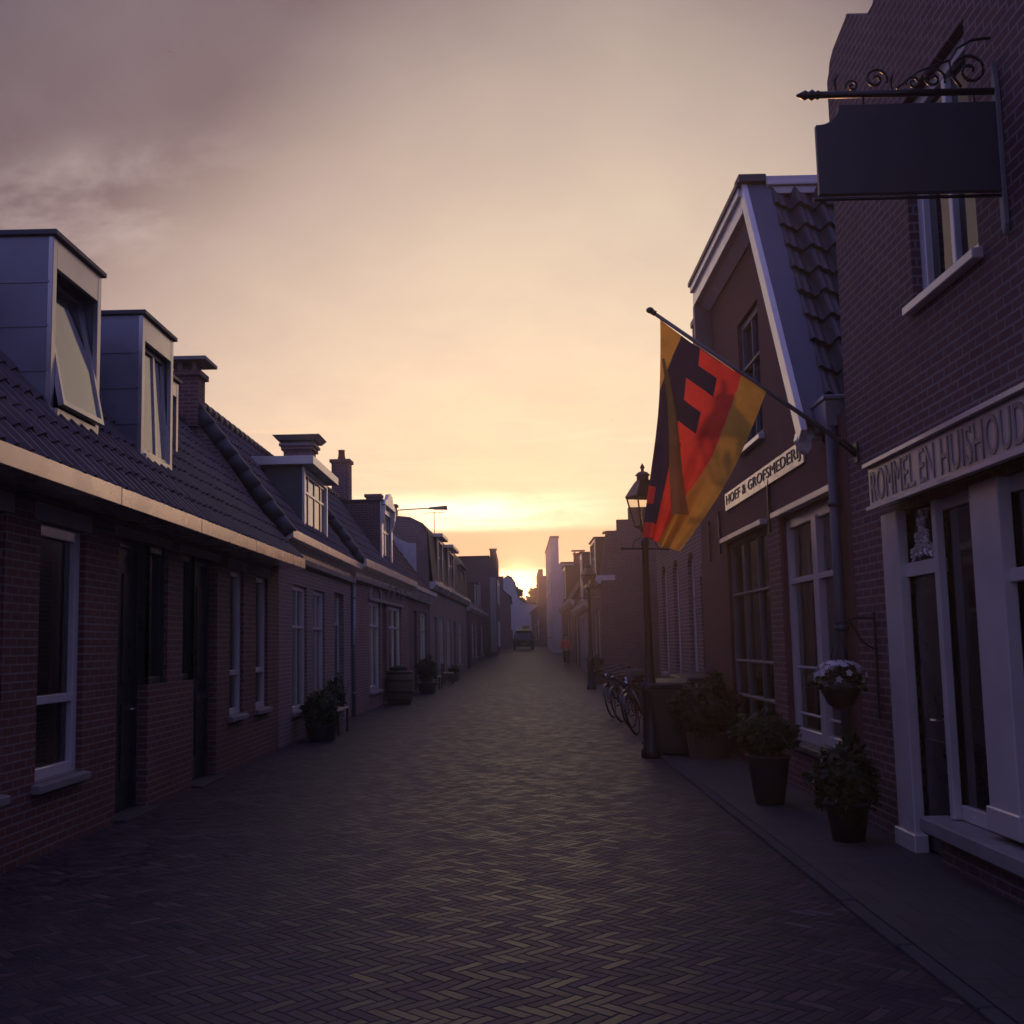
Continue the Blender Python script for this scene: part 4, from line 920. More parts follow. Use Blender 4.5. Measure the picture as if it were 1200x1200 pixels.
# ================================================================== STREET LAMPS
def street_lamp(label, loc, sc=1.0):
    s = thing('street_lamp', label, 'street lamp', loc, R(20), 'old lantern lamps along the right side'); s.scale = (sc,) * 3
    mb = MB(); mb.lathe([(.15, 0), (.15, .10), (.12, .14), (.115, .85), (.13, .88), (.13, .96), (.085, 1.02), (.07, 1.10), (.055, 1.5), (.046, 2.9), (.06, 2.92), (.06, 2.97), (.04, 3.0), (.035, 3.08), (.07, 3.12), (.05, 3.16)], n=16)
    mb.build('post', M['iron'], s, True)
    mb = MB(); mb.tube([(-.34, 0, 2.86), (.34, 0, 2.86)], .014, 8)
    for k in (-1, 1): mb.ball((k * .35, 0, 2.86), .026)
    mb.tube([(-.2, 0, 2.86), (-.16, 0, 2.97), (-.06, 0, 3.02)], .009, 6); mb.tube([(.2, 0, 2.86), (.16, 0, 2.97), (.06, 0, 3.02)], .009, 6); mb.build('ladder_bar', M['iron'], s)
    z0, z1, r0, r1 = 3.18, 3.58, .135, .245
    mb = MB()
    for k in range(4):
        a_ = math.pi / 4 + k * math.pi / 2; c_, s_ = math.cos(a_), math.sin(a_)
        mb.tube([(r0 * c_, r0 * s_, z0), (r1 * c_, r1 * s_, z1)], .012, 6)
        a2 = a_ + math.pi / 2
        for (r_, z_) in ((r0, z0), (r1, z1)): mb.tube([(r_ * c_, r_ * s_, z_), (r_ * math.cos(a2), r_ * math.sin(a2), z_)], .013, 6)
    mb.lathe([(.05, 3.12), (.14, 3.17), (.14, 3.19)], n=4, rot=math.pi / 4); mb.build('lantern_frame', M['iron'], s)
    mb = MB(); mb.lathe([(.27, 3.585), (.27, 3.60), (.20, 3.70), (.12, 3.80), (.10, 3.82)], n=4, rot=math.pi / 4); mb.lathe([(.085, 3.81), (.085, 3.88), (.11, 3.89), (.07, 3.93), (.02, 3.95), (.022, 3.98), (.035, 4.0), (.02, 4.03), (.004, 4.06)], n=12); mb.build('lantern_roof', M['iron'], s)
    g = MB()
    for k in range(4):
        a_ = math.pi / 4 + k * math.pi / 2; a2 = a_ + math.pi / 2
        g.face([(r0 * math.cos(a_), r0 * math.sin(a_), z0 + .01), (r0 * math.cos(a2), r0 * math.sin(a2), z0 + .01), (r1 * math.cos(a2), r1 * math.sin(a2), z1), (r1 * math.cos(a_), r1 * math.sin(a_), z1)])
    g.build('lantern_glass', M['clear'], s)
    mb = MB(); mb.lathe([(.02, 3.19), (.02, 3.27), (.035, 3.28), (.04, 3.36), (.025, 3.42), (.006, 3.44)], n=10); mb.build('bulb', M['white'], s, True)
    return s
street_lamp('black lantern lamp post beside the hanging flag and the bins', (1.81, 15.76, 0))
c = copy_tree([o for o in bpy.data.objects if o.name.startswith('street_lamp')][0]); c.location = (2.45, 38.2, 0); c.scale = (1.06,) * 3
c['label'] = 'black lantern lamp post farther down the street, before the stepped house'
s = thing('arm_lamp', 'modern lamp head on a long horizontal arm against the bright cloud', 'street lamp', (-4.55, 44.0, 6.55))
mb = MB(); mb.tube([(0, 0, .1), (0, 0, .27), (.06, 0, .29), (1.3, 0, .34)], .022, 8); mb.build('arm', M['iron_grey'], s)
mb = MB(); mb.hull8([(1.2, -.07, .30), (1.95, -.11, .27), (1.95, .11, .27), (1.2, .07, .30)], [(1.25, -.05, .37), (1.93, -.08, .42), (1.93, .08, .42), (1.25, .05, .37)]); mb.build('lamp_head', M['iron_grey'], s, bevel=.01)
mb = MB(); mb.hull8([(1.45, -.08, .25), (1.9, -.08, .25), (1.9, .08, .25), (1.45, .08, .25)], [(1.42, -.09, .285), (1.92, -.09, .275), (1.92, .09, .275), (1.42, .09, .285)]); mb.build('lens', M['clear'], s)

# ================================================================== PLANTS, POTS, STREET FURNITURE
def leaves(mb, n, c, rad, size, m=0, shell=.35, zmin=-9, droop=0.0):
    for _ in range(n):
        while True:
            d = Vector((random.gauss(0, 1), random.gauss(0, 1), random.gauss(0, 1))).normalized()
            r_ = (random.random() ** .45) * (1 - shell) + shell * random.random() ** .2
            lump = .82 + .22 * math.sin(d.x * 5 + c[0] * 3) * math.sin(d.y * 4 + 1) + .12 * math.sin(d.z * 7 + d.x * 6)
            p = Vector((c[0] + d.x * rad[0] * r_ * lump, c[1] + d.y * rad[1] * r_ * lump, c[2] + d.z * rad[2] * r_ * lump - droop * (d.x ** 2 + d.y ** 2)))
            if p.z > zmin: break
        u = Vector((random.gauss(0, 1), random.gauss(0, 1), random.gauss(0, .7))).normalized(); w = u.cross(d)
        if w.length < .05: continue
        w.normalize(); s_ = size * random.uniform(.6, 1.3)
        mb.face([p - u * s_, p + w * s_ * .42, p + u * s_, p - w * s_ * .42], m)
def blossoms(mb, n, c, rad, size, up=.0, m=0):
    for _ in range(n):
        d = Vector((random.gauss(0, 1), random.gauss(0, 1), random.gauss(0, 1) + up)).normalized()
        p = Vector((c[0] + d.x * rad[0], c[1] + d.y * rad[1], c[2] + d.z * rad[2])); a = d.orthogonal().normalized(); b_ = d.cross(a)
        for k in range(5):
            t_ = k * 2 * math.pi / 5; q = a * math.cos(t_) + b_ * math.sin(t_); w = d.cross(q)
            mb.face([p, p + q * size * .6 + w * size * .35 + d * size * .1, p + q * size + d * size * .2, p + q * size * .6 - w * size * .35 + d * size * .1], m)
def stems(mb, n, base, top, spread, r=.008):
    for _ in range(n):
        a = random.uniform(0, 6.28); q = random.random()
        e = (top[0] + spread * q * math.cos(a), top[1] + spread * q * math.sin(a), top[2]); mb.tube([base, ((base[0] + e[0]) / 2 + .02, (base[1] + e[1]) / 2, (base[2] + e[2]) / 2 + .05), e], [r, r * .8, r * .4], 5)

# tall dark pot with shrub by the forge window
p_ = thing('potted_shrub', 'dark tapered pot with a bushy shrub below the forge windows', 'potted plant', (2.36, 11.0, .034)); p_.scale = (.8,) * 3
mb = MB(); mb.lathe([(.15, 0), (.17, .02), (.235, .40), (.25, .52), (.27, .54), (.27, .58), (.235, .58), (.22, .54)], n=20); mb.build('pot', M['pot'], p_, True)
mb = MB(); mb.lathe([(.22, .53), (.02, .55)], n=16); mb.build('soil', M['soil'], p_)
mb = MB(); leaves(mb, 2300, (0, 0, .78), (.44, .44, .27), .05); leaves(mb, 500, (-.12, -.05, .9), (.36, .36, .22), .045, 1); mb.build('foliage', [M['leaf'], M['leaf_mid']], p_)
mb = MB(); stems(mb, 8, (0, 0, .5), (0, 0, .85), .2); mb.build('stem', M['bark'], p_)
# flowering plant by the shop corner
p_ = thing('flower_pot', 'dark bushy plant with a few pink flowers at the shop corner', 'potted plant', (2.52, 8.98, .034)); p_.scale = (.86,) * 3
mb = MB(); mb.lathe([(.14, 0), (.19, .30), (.21, .31), (.21, .35), (.17, .35), (.16, .31)], n=18); mb.build('pot', M['pot'], p_, True)
mb = MB(); leaves(mb, 2700, (0, 0, .50), (.33, .33, .46), .05, zmin=.06); mb.build('foliage', M['leaf'], p_)
mb = MB(); blossoms(mb, 9, (-.24, -.02, .52), (.07, .1, .09), .028); blossoms(mb, 5, (-.1, -.1, .7), (.16, .16, .2), .022); mb.build('blossom', M['petal_pink'], p_)
mb = MB(); stems(mb, 6, (0, 0, .3), (0, 0, .7), .15); mb.build('stem', M['bark'], p_)
# flower basket on a wall bracket beside the downpipe
p_ = thing('flower_basket', 'white flowering basket hung on a bracket beside the shop pilaster', 'flower basket', (2.58, 9.2, 1.18))
mb = MB(); mb.lathe([(.03, -.17), (.10, -.13), (.155, -.02), (.17, .06), (.15, .06)], n=18); mb.build('basket', M['iron'], p_, True)
mb = MB(); leaves(mb, 700, (0, 0, .08), (.23, .23, .12), .035, droop=.06); mb.build('foliage', M['leaf'], p_)
mb = MB(); blossoms(mb, 75, (0, 0, .10), (.21, .21, .12), .030, .75); mb.build('blossom', M['petal_white'], p_)
mb = MB(); mb.tube([(.30, 0, -.25), (.30, 0, .60)], .012, 6); mb.tube([(.30, 0, .55), (.15, 0, .56), (.0, 0, .52), (0, 0, .45)], .010, 6); mb.tube([(.30, 0, .3), (.2, 0, .36), (.1, 0, .53)], .008, 6)
for k in range(3): mb.tube([(.16 * math.cos(k * 2.1), .16 * math.sin(k * 2.1), .06), (0, 0, .45)], .004, 4)
mb.build('bracket', M['iron'], p_)

# wheelie bins by the lamp
def make_bin(label, loc, rz):
    b_ = thing('wheelie_bin', label, 'bin', loc, rz, 'dark wheelie bins by the near lamp post')
    mb = MB(); mb.hull8([(-.20, -.24, .05), (.20, -.24, .05), (.20, .22, .05), (-.20, .22, .05)], [(-.27, -.31, .95), (.27, -.31, .95), (.27, .31, .95), (-.27, .31, .95)])
    mb.box(-.285, .285, -.325, .325, .92, .965); mb.build('body', M['plastic'], b_, bevel=.02)
    mb = MB(); mb.hull8([(-.29, -.345, .968), (.29, -.345, .968), (.29, .33, .968), (-.29, .33, .968)], [(-.26, -.30, 1.01), (.26, -.30, 1.01), (.26, .33, 1.05), (-.26, .33, 1.05)]); l = mb.build('lid', M['plastic'], b_, bevel=.015)
    mb = MB(); mb.tube([(-.22, .40, .98), (.22, .40, .98)], .016, 8); mb.box(-.24, -.20, .30, .41, .93, 1.0); mb.box(.20, .24, .30, .41, .93, 1.0); mb.build('handle', M['plastic'], b_)
    for sx in (-1, 1):
        mb = MB(); mb.tube([(sx * .21, .25, .10), (sx * .27, .25, .10)], .10, 16); mb.build('wheel', M['rubber'], b_)
    return b_
b1 = make_bin('dark wheelie bin with a glinting lid standing right beside the near lamp post', (2.10, 15.9, .004), R(-8))
b2 = copy_tree(b1); b2.location = (2.55, 16.75, .036); b2.rotation_euler = (0, 0, R(6)); b2['label'] = 'dark wheelie bin behind the round shrub, nearer the wall'
p_ = thing('round_shrub', 'broad dark shrub in a wooden tub between the bins and the forge', 'shrub', (2.52, 15.35, .036))
mb = MB(); mb.lathe([(.26, 0), (.31, .32), (.30, .34), (.27, .30)], n=18); mb.build('tub', M['wood'], p_)
mb = MB(); leaves(mb, 4200, (0, 0, .60), (.52, .54, .54), .055, zmin=.06); mb.build('foliage', M['leaf'], p_)
mb = MB(); stems(mb, 8, (0, 0, .25), (0, 0, .75), .25); mb.build('stem', M['bark'], p_)

# bicycles
def make_bike():
    b_ = thing('bicycle', '', 'bicycle', (0, 0, 0), 0, 'bicycles parked beyond the near lamp post')
    rw, wb = .34, 1.08
    mb = MB(); A_, B_ = Vector((-.02, 0, .30)), Vector((-.14, 0, .82)); hd0, hd1 = Vector((.40, 0, .66)), Vector((.36, 0, .86)); rear = Vector((-.48, 0, rw)); fr_ = Vector((.60, 0, rw))
    for a, c_ in ((A_, B_), (A_, hd0), (B_ + Vector((.015, 0, -.12)), hd1), (hd0, hd1)): mb.tube([a, c_], .017, 8)
    for sy in (-1, 1):
        mb.tube([rear + Vector((0, sy * .06, 0)), A_], .010, 6); mb.tube([rear + Vector((0, sy * .06, 0)), B_ + Vector((.02, 0, -.1))], .009, 6)
        mb.tube([hd0 + Vector((0, sy * .03, -.02)), hd0.lerp(fr_, .5) + Vector((0, sy * .05, 0)), fr_ + Vector((0, sy * .05, 0))], .012, 6)
    mb.build('frame', M['iron'], b_)
    for cx in (-.48, .60):
        mb = MB(); pts = [(cx + rw * .93 * math.cos(k * 2 * math.pi / 28), 0, rw + rw * .93 * math.sin(k * 2 * math.pi / 28)) for k in range(29)]; mb.tube(pts, .012, 6, cap=False)
        mb.tube([(cx, -.05, rw), (cx, .05, rw)], .022, 8)
        for k in range(14):
            t_ = k * 2 * math.pi / 14; mb.tube([(cx, .02 * (-1) ** k, rw), (cx + rw * .92 * math.cos(t_), 0, rw + rw * .92 * math.sin(t_))], .0022, 3)
        w_ = mb.build('wheel', M['dull'], b_)
        mb = MB(); pts = [(cx + (rw - .016) * math.cos(k * 2 * math.pi / 28), 0, rw + (rw - .016) * math.sin(k * 2 * math.pi / 28)) for k in range(29)]; mb.tube(pts, .019, 7, cap=False); mb.build('tyre', M['rubber'], w_, True)
        mb = MB(); rr = rw + .03
        for k in range(14):
            t0, t1 = R(20 + k * 11), R(20 + (k + 1) * 11); q = [(cx + rr * math.cos(t_), y_, rw + rr * math.sin(t_)) for t_, y_ in ((t0, -.03), (t1, -.03), (t1, .03), (t0, .03))]; mb.face(q)
        mb.build('mudguard', M['iron'], b_, True)
    mb = MB(); mb.tube([(.36, 0, .84), (.335, 0, 1.0)], .013, 8); mb.tube([(.20, -.30, 1.02), (.27, -.28, 1.04), (.335, -.14, 1.05), (.345, 0, 1.03), (.335, .14, 1.05), (.27, .28, 1.04), (.20, .30, 1.02)], .012, 8)
    hb = mb.build('handlebar', M['dull'], b_, True)
    mb = MB(); mb.tube([(.10, -.31, 1.0), (.22, -.30, 1.025)], .017, 8); mb.tube([(.10, .31, 1.0), (.22, .30, 1.025)], .017, 8); mb.build('grip', M['rubber'], hb)
    mb = MB(); mb.hull8([(-.28, -.10, .87), (-.28, .10, .87), (.04, .02, .885), (.04, -.02, .885)], [(-.27, -.095, .93), (-.27, .095, .93), (.03, .018, .92), (.03, -.018, .92)]); mb.tube([(-.14, 0, .80), (-.15, 0, .90)], .014, 6); mb.build('saddle', M['rubber'], b_, bevel=.012)
    mb = MB(); mb.box(-.80, -.34, -.06, .06, .715, .73); mb.tube([(-.74, .06, .71), (-.48, .06, rw)], .006, 5); mb.tube([(-.74, -.06, .71), (-.48, -.06, rw)], .006, 5); mb.build('carrier', M['iron'], b_)
    mb = MB(); mb.lathe([(.01, 0), (.04, .02), (.05, .06)], n=10); mb.v = [(.42 + z * 1, y_, .88 + x_) for x_, y_, z in mb.v]; mb.build('headlight', M['chrome'], b_, True)
    mb = MB(); mb.lathe([(.02, 0), (.09, .002), (.09, .008), (.02, .01)], n=16); mb.v = [(-.02 + x_, .05 + z, .30 + y_) for x_, y_, z in mb.v]; mb.box(-.03, -.01, .06, .075, .13, .30); mb.box(-.07, .03, .07, .15, .12, .14); mb.box(-.03, -.01, -.075, -.06, .30, .47); mb.box(-.07, .03, -.15, -.07, .46, .48); mb.build('crank', M['chrome'], b_)
    return b_
bk = make_bike()
spec = [((2.22, 20.1), 248, 13, 'bicycle nearest behind the lamp post, front wheel toward the street'), ((2.34, 21.6), 243, 9, 'second bicycle behind the lamp post, between two others'),
        ((2.28, 23.2), 246, 15, 'third bicycle, farther along before the arched windows'), ((2.18, 24.5), 250, 12, 'farthest bicycle of the row, beside the arched-window house corner'), ((2.75, 16.9), 96, -10, 'bicycle leaning on the forge wall behind the shrub')]
for i, ((x_, y_), a_, ln, lab) in enumerate(spec):
    o = bk if i == 0 else copy_tree(bk)
    o.location = (x_, y_, .004 if i < 4 else .036); o.rotation_euler = (R(ln), 0, R(a_)); o['label'] = lab

# left side: shrub, bench, barrels, plants
p_ = thing('round_shrub', 'dense round shrub against the small-paned house, left of the bench', 'shrub', (-3.38, 19.7, .004))
mb = MB(); mb.lathe([(.22, 0), (.27, .26), (.26, .28), (.23, .25)], n=16); mb.build('pot', M['pot'], p_)
mb = MB(); leaves(mb, 2600, (0, 0, .48), (.36, .40, .42), .055, zmin=.06); leaves(mb, 400, (.05, -.1, .62), (.3, .3, .25), .05, 1); mb.build('foliage', [M['leaf'], M['leaf_mid']], p_)
mb = MB(); stems(mb, 6, (0, 0, .2), (0, 0, .7), .2); mb.build('stem', M['bark'], p_)
p_ = thing('climbing_shrub', 'taller ragged shrub between the round shrub and the panelled door', 'shrub', (-3.55, 22.3, .004))
mb = MB(); leaves(mb, 1600, (0, 0, .62), (.22, .55, .45), .055, zmin=.05); mb.build('foliage', M['leaf'], p_)
mb = MB(); stems(mb, 7, (0, 0, 0), (0, 0, .9), .3, .012); mb.build('stem', M['bark'], p_)
def bench(label, x_, y_, L_=1.3):
    b_ = thing('bench', label, 'bench', (x_, y_, .004), R(90), 'wooden benches along the left fronts')
    mb = MB()
    for k in range(3): mb.box(-L_ / 2, L_ / 2, -.20 + k * .14, -.08 + k * .14, .43, .46)
    mb.build('seat', M['wood_pale'], b_, bevel=.005)
    mb = MB()
    for k in range(2): mb.box(-L_ / 2, L_ / 2, .22, .245, .55 + k * .16, .66 + k * .16)
    mb.build('backrest', M['wood'], b_, bevel=.005)
    for sx in (-1, 1):
        for yy, hh in ((-.18, .43), (.20, .80)):
            mb = MB(); mb.box(sx * (L_ / 2 - .1) - .025, sx * (L_ / 2 - .1) + .025, yy - .022, yy + .022, 0, hh); mb.build('leg', M['wood'], b_)
    return b_
b1 = bench('wooden bench beside the dense round shrub on the left', -3.42, 21.2)
b2 = copy_tree(b1); b2.location = (-2.95, 41.0, .004); b2['label'] = 'wooden bench farther along the left, past the barrel'
b3 = copy_tree(b1); b3.location = (-2.80, 46.0, .004); b3['label'] = 'wooden bench farthest along the left fronts, past the ivy tub'
p_ = thing('barrel_planter', 'large wooden barrel under the window of the arched-door house', 'barrel', (-3.22, 31.1, .004))
mb = MB(); mb.lathe([(.30, 0), (.37, .25), (.40, .48), (.37, .72), (.32, .92), (.29, .92), (.28, .84)], n=22); mb.build('barrel', M['wood'], p_, True)
for z_, r_ in ((.12, .345), (.32, .395), (.62, .395), (.82, .355)):
    mb = MB(); mb.lathe([(r_, z_), (r_ + .008, z_ + .01), (r_ + .008, z_ + .05), (r_, z_ + .06)], n=22); mb.build('hoop', M['iron'], p_)
mb = MB(); leaves(mb, 500, (0, 0, .95), (.28, .28, .10), .05); mb.build('foliage', M['leaf'], p_)
mb = MB(); blossoms(mb, 5, (.1, -.05, .98), (.2, .2, .08), .03, .5); mb.build('blossom', M['petal_white'], p_)
p_ = thing('ivy_tub', 'overgrown tub of dark greenery between the barrel and the far bench', 'potted plant', (-2.98, 37.6, .004))
mb = MB(); mb.lathe([(.25, 0), (.32, .34), (.3, .36)], n=16); mb.build('tub', M['pot'], p_)
mb = MB(); leaves(mb, 1700, (0, 0, .75), (.42, .55, .55), .06, zmin=.1); mb.build('foliage', M['leaf'], p_)
mb = MB(); stems(mb, 6, (0, 0, .3), (0, 0, 1.0), .25); mb.build('stem', M['bark'], p_)
p_ = thing('low_planter', 'long low planter of dark greenery against the ochre mansard house', 'planter', (-2.80, 50.5, .004), R(90))
mb = MB(); mb.box(-1.1, 1.1, -.2, .2, 0, .32); mb.build('trough', M['wood'], p_, bevel=.01)
mb = MB(); leaves(mb, 1000, (0, 0, .42), (1.1, .28, .28), .06); mb.build('foliage', M['leaf'], p_)
p_ = thing('bushy_planter', 'dark bush at the foot of the stepped wall by the far lamp', 'shrub', (2.95, 43.0, .004))
mb = MB(); mb.lathe([(.24, 0), (.3, .3), (.28, .32)], n=16); mb.build('tub', M['wood'], p_)
mb = MB(); leaves(mb, 1300, (0, 0, .62), (.38, .45, .48), .06, zmin=.1); mb.build('foliage', M['leaf'], p_)

dc = thing('drain_cover', 'square metal drain cover glinting in the middle of the street', 'drain cover', (.75, 42.0, .004))
mb = MB(); mb.box(-.30, .30, -.30, -.25, 0, .012); mb.box(-.30, .30, .25, .30, 0, .012); mb.box(-.30, -.25, -.25, .25, 0, .012); mb.box(.25, .30, -.25, .25, 0, .012); mb.box(-.25, .25, -.25, .25, 0, .004); mb.build('frame', M['iron_grey'], dc)
for k in range(7):
    mb = MB(); mb.box(-.24, .24, -.23 + k * .068, -.19 + k * .068, .004, .016); mb.build('bar', M['dull'], dc)
# ================================================================== CAR
c_ = thing('parked_car', 'dark hatchback seen from behind at the top of the rise', 'car', (.55, 98.0, gz(98)))
mb = MB()
rows = [(0.0, .80, .42, 1.62), (.10, .86, .32, 1.70), (.5, .90, .28, 1.74), (1.5, .92, .26, 1.74), (2.5, .90, .26, 1.70), (2.9, .90, .28, 1.1), (3.7, .88, .28, 1.0), (4.1, .78, .34, .86)]
def sect(y_, hw, zb, zt):
    zw = min(zt, 1.0); tw = hw - (zt - zw) * .28
    return [(-hw * .9, y_, zb), (-hw, y_, zb + .15), (-hw, y_, zw - .05), (-hw * .97, y_, zw), (-tw, y_, zt - .06), (-tw * .85, y_, zt), (tw * .85, y_, zt), (tw, y_, zt - .06), (hw * .97, y_, zw), (hw, y_, zw - .05), (hw, y_, zb + .15), (hw * .9, y_, zb)]
rows = [(0.0, .84, .40, 1.0), (.06, .88, .32, 1.05), (.42, .90, .28, 1.66), (1.2, .92, .26, 1.72), (2.3, .91, .26, 1.68), (3.0, .90, .28, 1.08), (3.8, .87, .28, .96), (4.15, .78, .36, .80)]
secs = [sect(*q) for q in rows]; n = 12; b = len(mb.v)
for s_ in secs: mb.v += s_
for i in range(len(secs) - 1):
    for j in range(n):
        k = (j + 1) % n; mb.f.append((b + i * n + j, b + (i + 1) * n + j, b + (i + 1) * n + k, b + i * n + k)); mb.m.append(0)
mb.f.append(tuple(b + j for j in range(n))); mb.m.append(0); mb.f.append(tuple(b + (len(secs) - 1) * n + j for j in reversed(range(n)))); mb.m.append(0)
mb.build('body', M['car'], c_, True)
mb = MB(); mb.face([(-.70, .035, 1.06), (.70, .035, 1.06), (.60, .385, 1.58), (-.60, .385, 1.58)]); mb.build('rear_window', M['glass'], c_)
mb = MB(); mb.hull8([(-.62, .28, 1.62), (.62, .28, 1.62), (.62, .55, 1.69), (-.62, .55, 1.69)], [(-.62, .26, 1.66), (.62, .26, 1.66), (.62, .56, 1.74), (-.62, .56, 1.74)]); mb.build('spoiler', M['car'], c_)
mb = MB(); mb.box(-.84, .84, -.09, .12, .36, .60); mb.build('bumper', M['rubber'], c_, bevel=.03)
for sx in (-1, 1):
    mb = MB(); mb.box(sx * .74 - .10, sx * .74 + .10, -.012, .08, .78, 1.0); mb.build('tail_light', M['red_lens'], c_, bevel=.02)
    mb = MB(); mb.hull8([(sx * .93, 2.35, 1.0), (sx * 1.08, 2.35, 1.0), (sx * 1.08, 2.45, 1.0), (sx * .93, 2.45, 1.0)], [(sx * .93, 2.35, 1.14), (sx * 1.08, 2.35, 1.14), (sx * 1.06, 2.45, 1.14), (sx * .93, 2.45, 1.14)]); mb.build('mirror', M['car'], c_)
    for yy in (.75, 3.35):
        mb = MB(); mb.tube([(sx * .70, yy, .32), (sx * .90, yy, .32)], .32, 20); w_ = mb.build('wheel', M['rubber'], c_)
        mb = MB(); mb.tube([(sx * .90, yy, .32), (sx * .912, yy, .32)], .19, 16); mb.build('rim', M['chrome'], w_)
mb = MB(); mb.box(-.26, .26, -.10, -.085, .44, .55); mb.build('number_plate', M['flag_yellow'], c_)

# ================================================================== PERSON (walking, orange-red jacket)
def skinned(name, joints, edges, parent, mat, sub=2):
    me = bpy.data.meshes.new(name); me.from_pydata([j[0] for j in joints], edges, []); o = bpy.data.objects.new(name, me); COL.objects.link(o)
    sk = o.modifiers.new('Skin', 'SKIN'); sk.use_smooth_shade = True
    if not me.skin_vertices: 
        pass
    for i, j in enumerate(joints):
        r_ = j[1]; me.skin_vertices[0].data[i].radius = (r_, r_) if not isinstance(r_, tuple) else r_
    me.skin_vertices[0].data[0].use_root = True
    ss = o.modifiers.new('Sub', 'SUBSURF'); ss.levels = sub; ss.render_levels = sub
    dg = bpy.context.evaluated_depsgraph_get(); m2 = bpy.data.meshes.new_from_object(o.evaluated_get(dg)); bpy.data.objects.remove(o)
    m2.materials.clear(); m2.materials.append(mat); m2.polygons.foreach_set('use_smooth', [True] * len(m2.polygons))
    o = bpy.data.objects.new(name, m2); COL.objects.link(o); o.parent = parent; return o
pr = thing('person', 'person in an orange-red jacket and dark trousers walking on the right of the street', 'person', (2.78, 65.0, gz(65) + .004), R(175))
# y forward
J = [((0, 0, .98), .13), ((0, .01, 1.12), (.14, .10)), ((0, .02, 1.34), (.16, .11)), ((0, .02, 1.46), (.11, .09)), ((0, .03, 1.53), .055), ((0, .05, 1.60), .075), ((0, .055, 1.70), .092), ((0, .05, 1.77), .06),
     ((-.18, .01, 1.43), .062), ((-.25, -.06, 1.17), .048), ((-.25, .08, .95), .036), ((-.24, .12, .87), .035), ((.18, .01, 1.43), .062), ((.25, .06, 1.17), .048), ((.24, .20, .97), .036), ((.235, .25, .90), .035),
     ((-.09, 0, .90), .095), ((-.10, .14, .50), .062), ((-.10, .05, .10), .045), ((-.10, .20, .04), .035), ((.09, 0, .90), .095), ((.10, -.02, .50), .062), ((.10, -.24, .16), .045), ((.10, -.16, .05), .035)]
E_ = [(0, 1), (1, 2), (2, 3), (3, 4), (4, 5), (5, 6), (6, 7), (3, 8), (8, 9), (9, 10), (10, 11), (3, 12), (12, 13), (13, 14), (14, 15), (0, 16), (16, 17), (17, 18), (18, 19), (0, 20), (20, 21), (21, 22), (22, 23)]
for hand, sx in ((11, -1), (15, 1)):
    bx, by, bz = J[hand][0]
    for k in range(4):
        i = len(J); J.append(((bx + sx * .0, by - .022 + k * .017, bz - .045), .0095)); J.append(((bx - sx * .012, by - .018 + k * .018, bz - .085 + .008 * abs(k - 1.5)), .008)); E_ += [(hand, i), (i, i + 1)]
    i = len(J); J.append(((bx - sx * .02, by + .04, bz - .01), .010)); J.append(((bx - sx * .03, by + .055, bz - .045), .009)); E_ += [(hand, i), (i, i + 1)]
# face: nose and ears grow from the head joint
for (dx, dy, dz, rr) in ((0, .105, -.02, .014), (-.088, .0, -.02, .016), (.088, 0, -.02, .016)):
    J.append(((dx, .055 + dy, 1.70 + dz), rr)); E_.append((6, len(J) - 1))
skinned('body', J, E_, pr, M['skin'])
Jj = [((0, 0, .90), (.165, .125)), ((0, .01, 1.10), (.165, .12)), ((0, .02, 1.34), (.18, .13)), ((0, .02, 1.46), (.12, .10)), ((0, .025, 1.52), .07), ((-.185, .01, 1.43), .080), ((-.258, -.06, 1.17), .066), ((-.252, .07, .97), .052), ((.185, .01, 1.43), .080), ((.258, .06, 1.17), .066), ((.245, .19, .99), .052)]
skinned('jacket', Jj, [(0, 1), (1, 2), (2, 3), (3, 4), (3, 5), (5, 6), (6, 7), (3, 8), (8, 9), (9, 10)], pr, M['jacket'])
Jt = [((0, 0, .96), (.145, .115)), ((-.095, 0, .86), .108), ((-.10, .14, .50), .078), ((-.10, .06, .13), .062), ((.095, 0, .86), .108), ((.10, -.02, .50), .078), ((.10, -.23, .19), .062)]
skinned('trousers', Jt, [(0, 1), (1, 2), (2, 3), (0, 4), (4, 5), (5, 6)], pr, M['trouser'])
mb = MB(); mb.ball((0, .035, 1.745), .102, 14, 9, sq=(1, 1.08, .95)); mb.build('hair', M['hair'], pr, True)
mb = MB()
mb.ball((-.10, .14, .055), .055, 10, 6, sq=(.85, 2.2, .9)); mb.ball((.10, -.20, .075), .055, 10, 6, sq=(.85, 2.0, .9)); mb.build('shoes', M['rubber'], pr, True)
mb = MB(); mb.ball((-.033, .142, 1.715), .012, 8, 5); mb.ball((.033, .142, 1.715), .012, 8, 5); mb.build('eyes', M['letter_black'], pr, True)

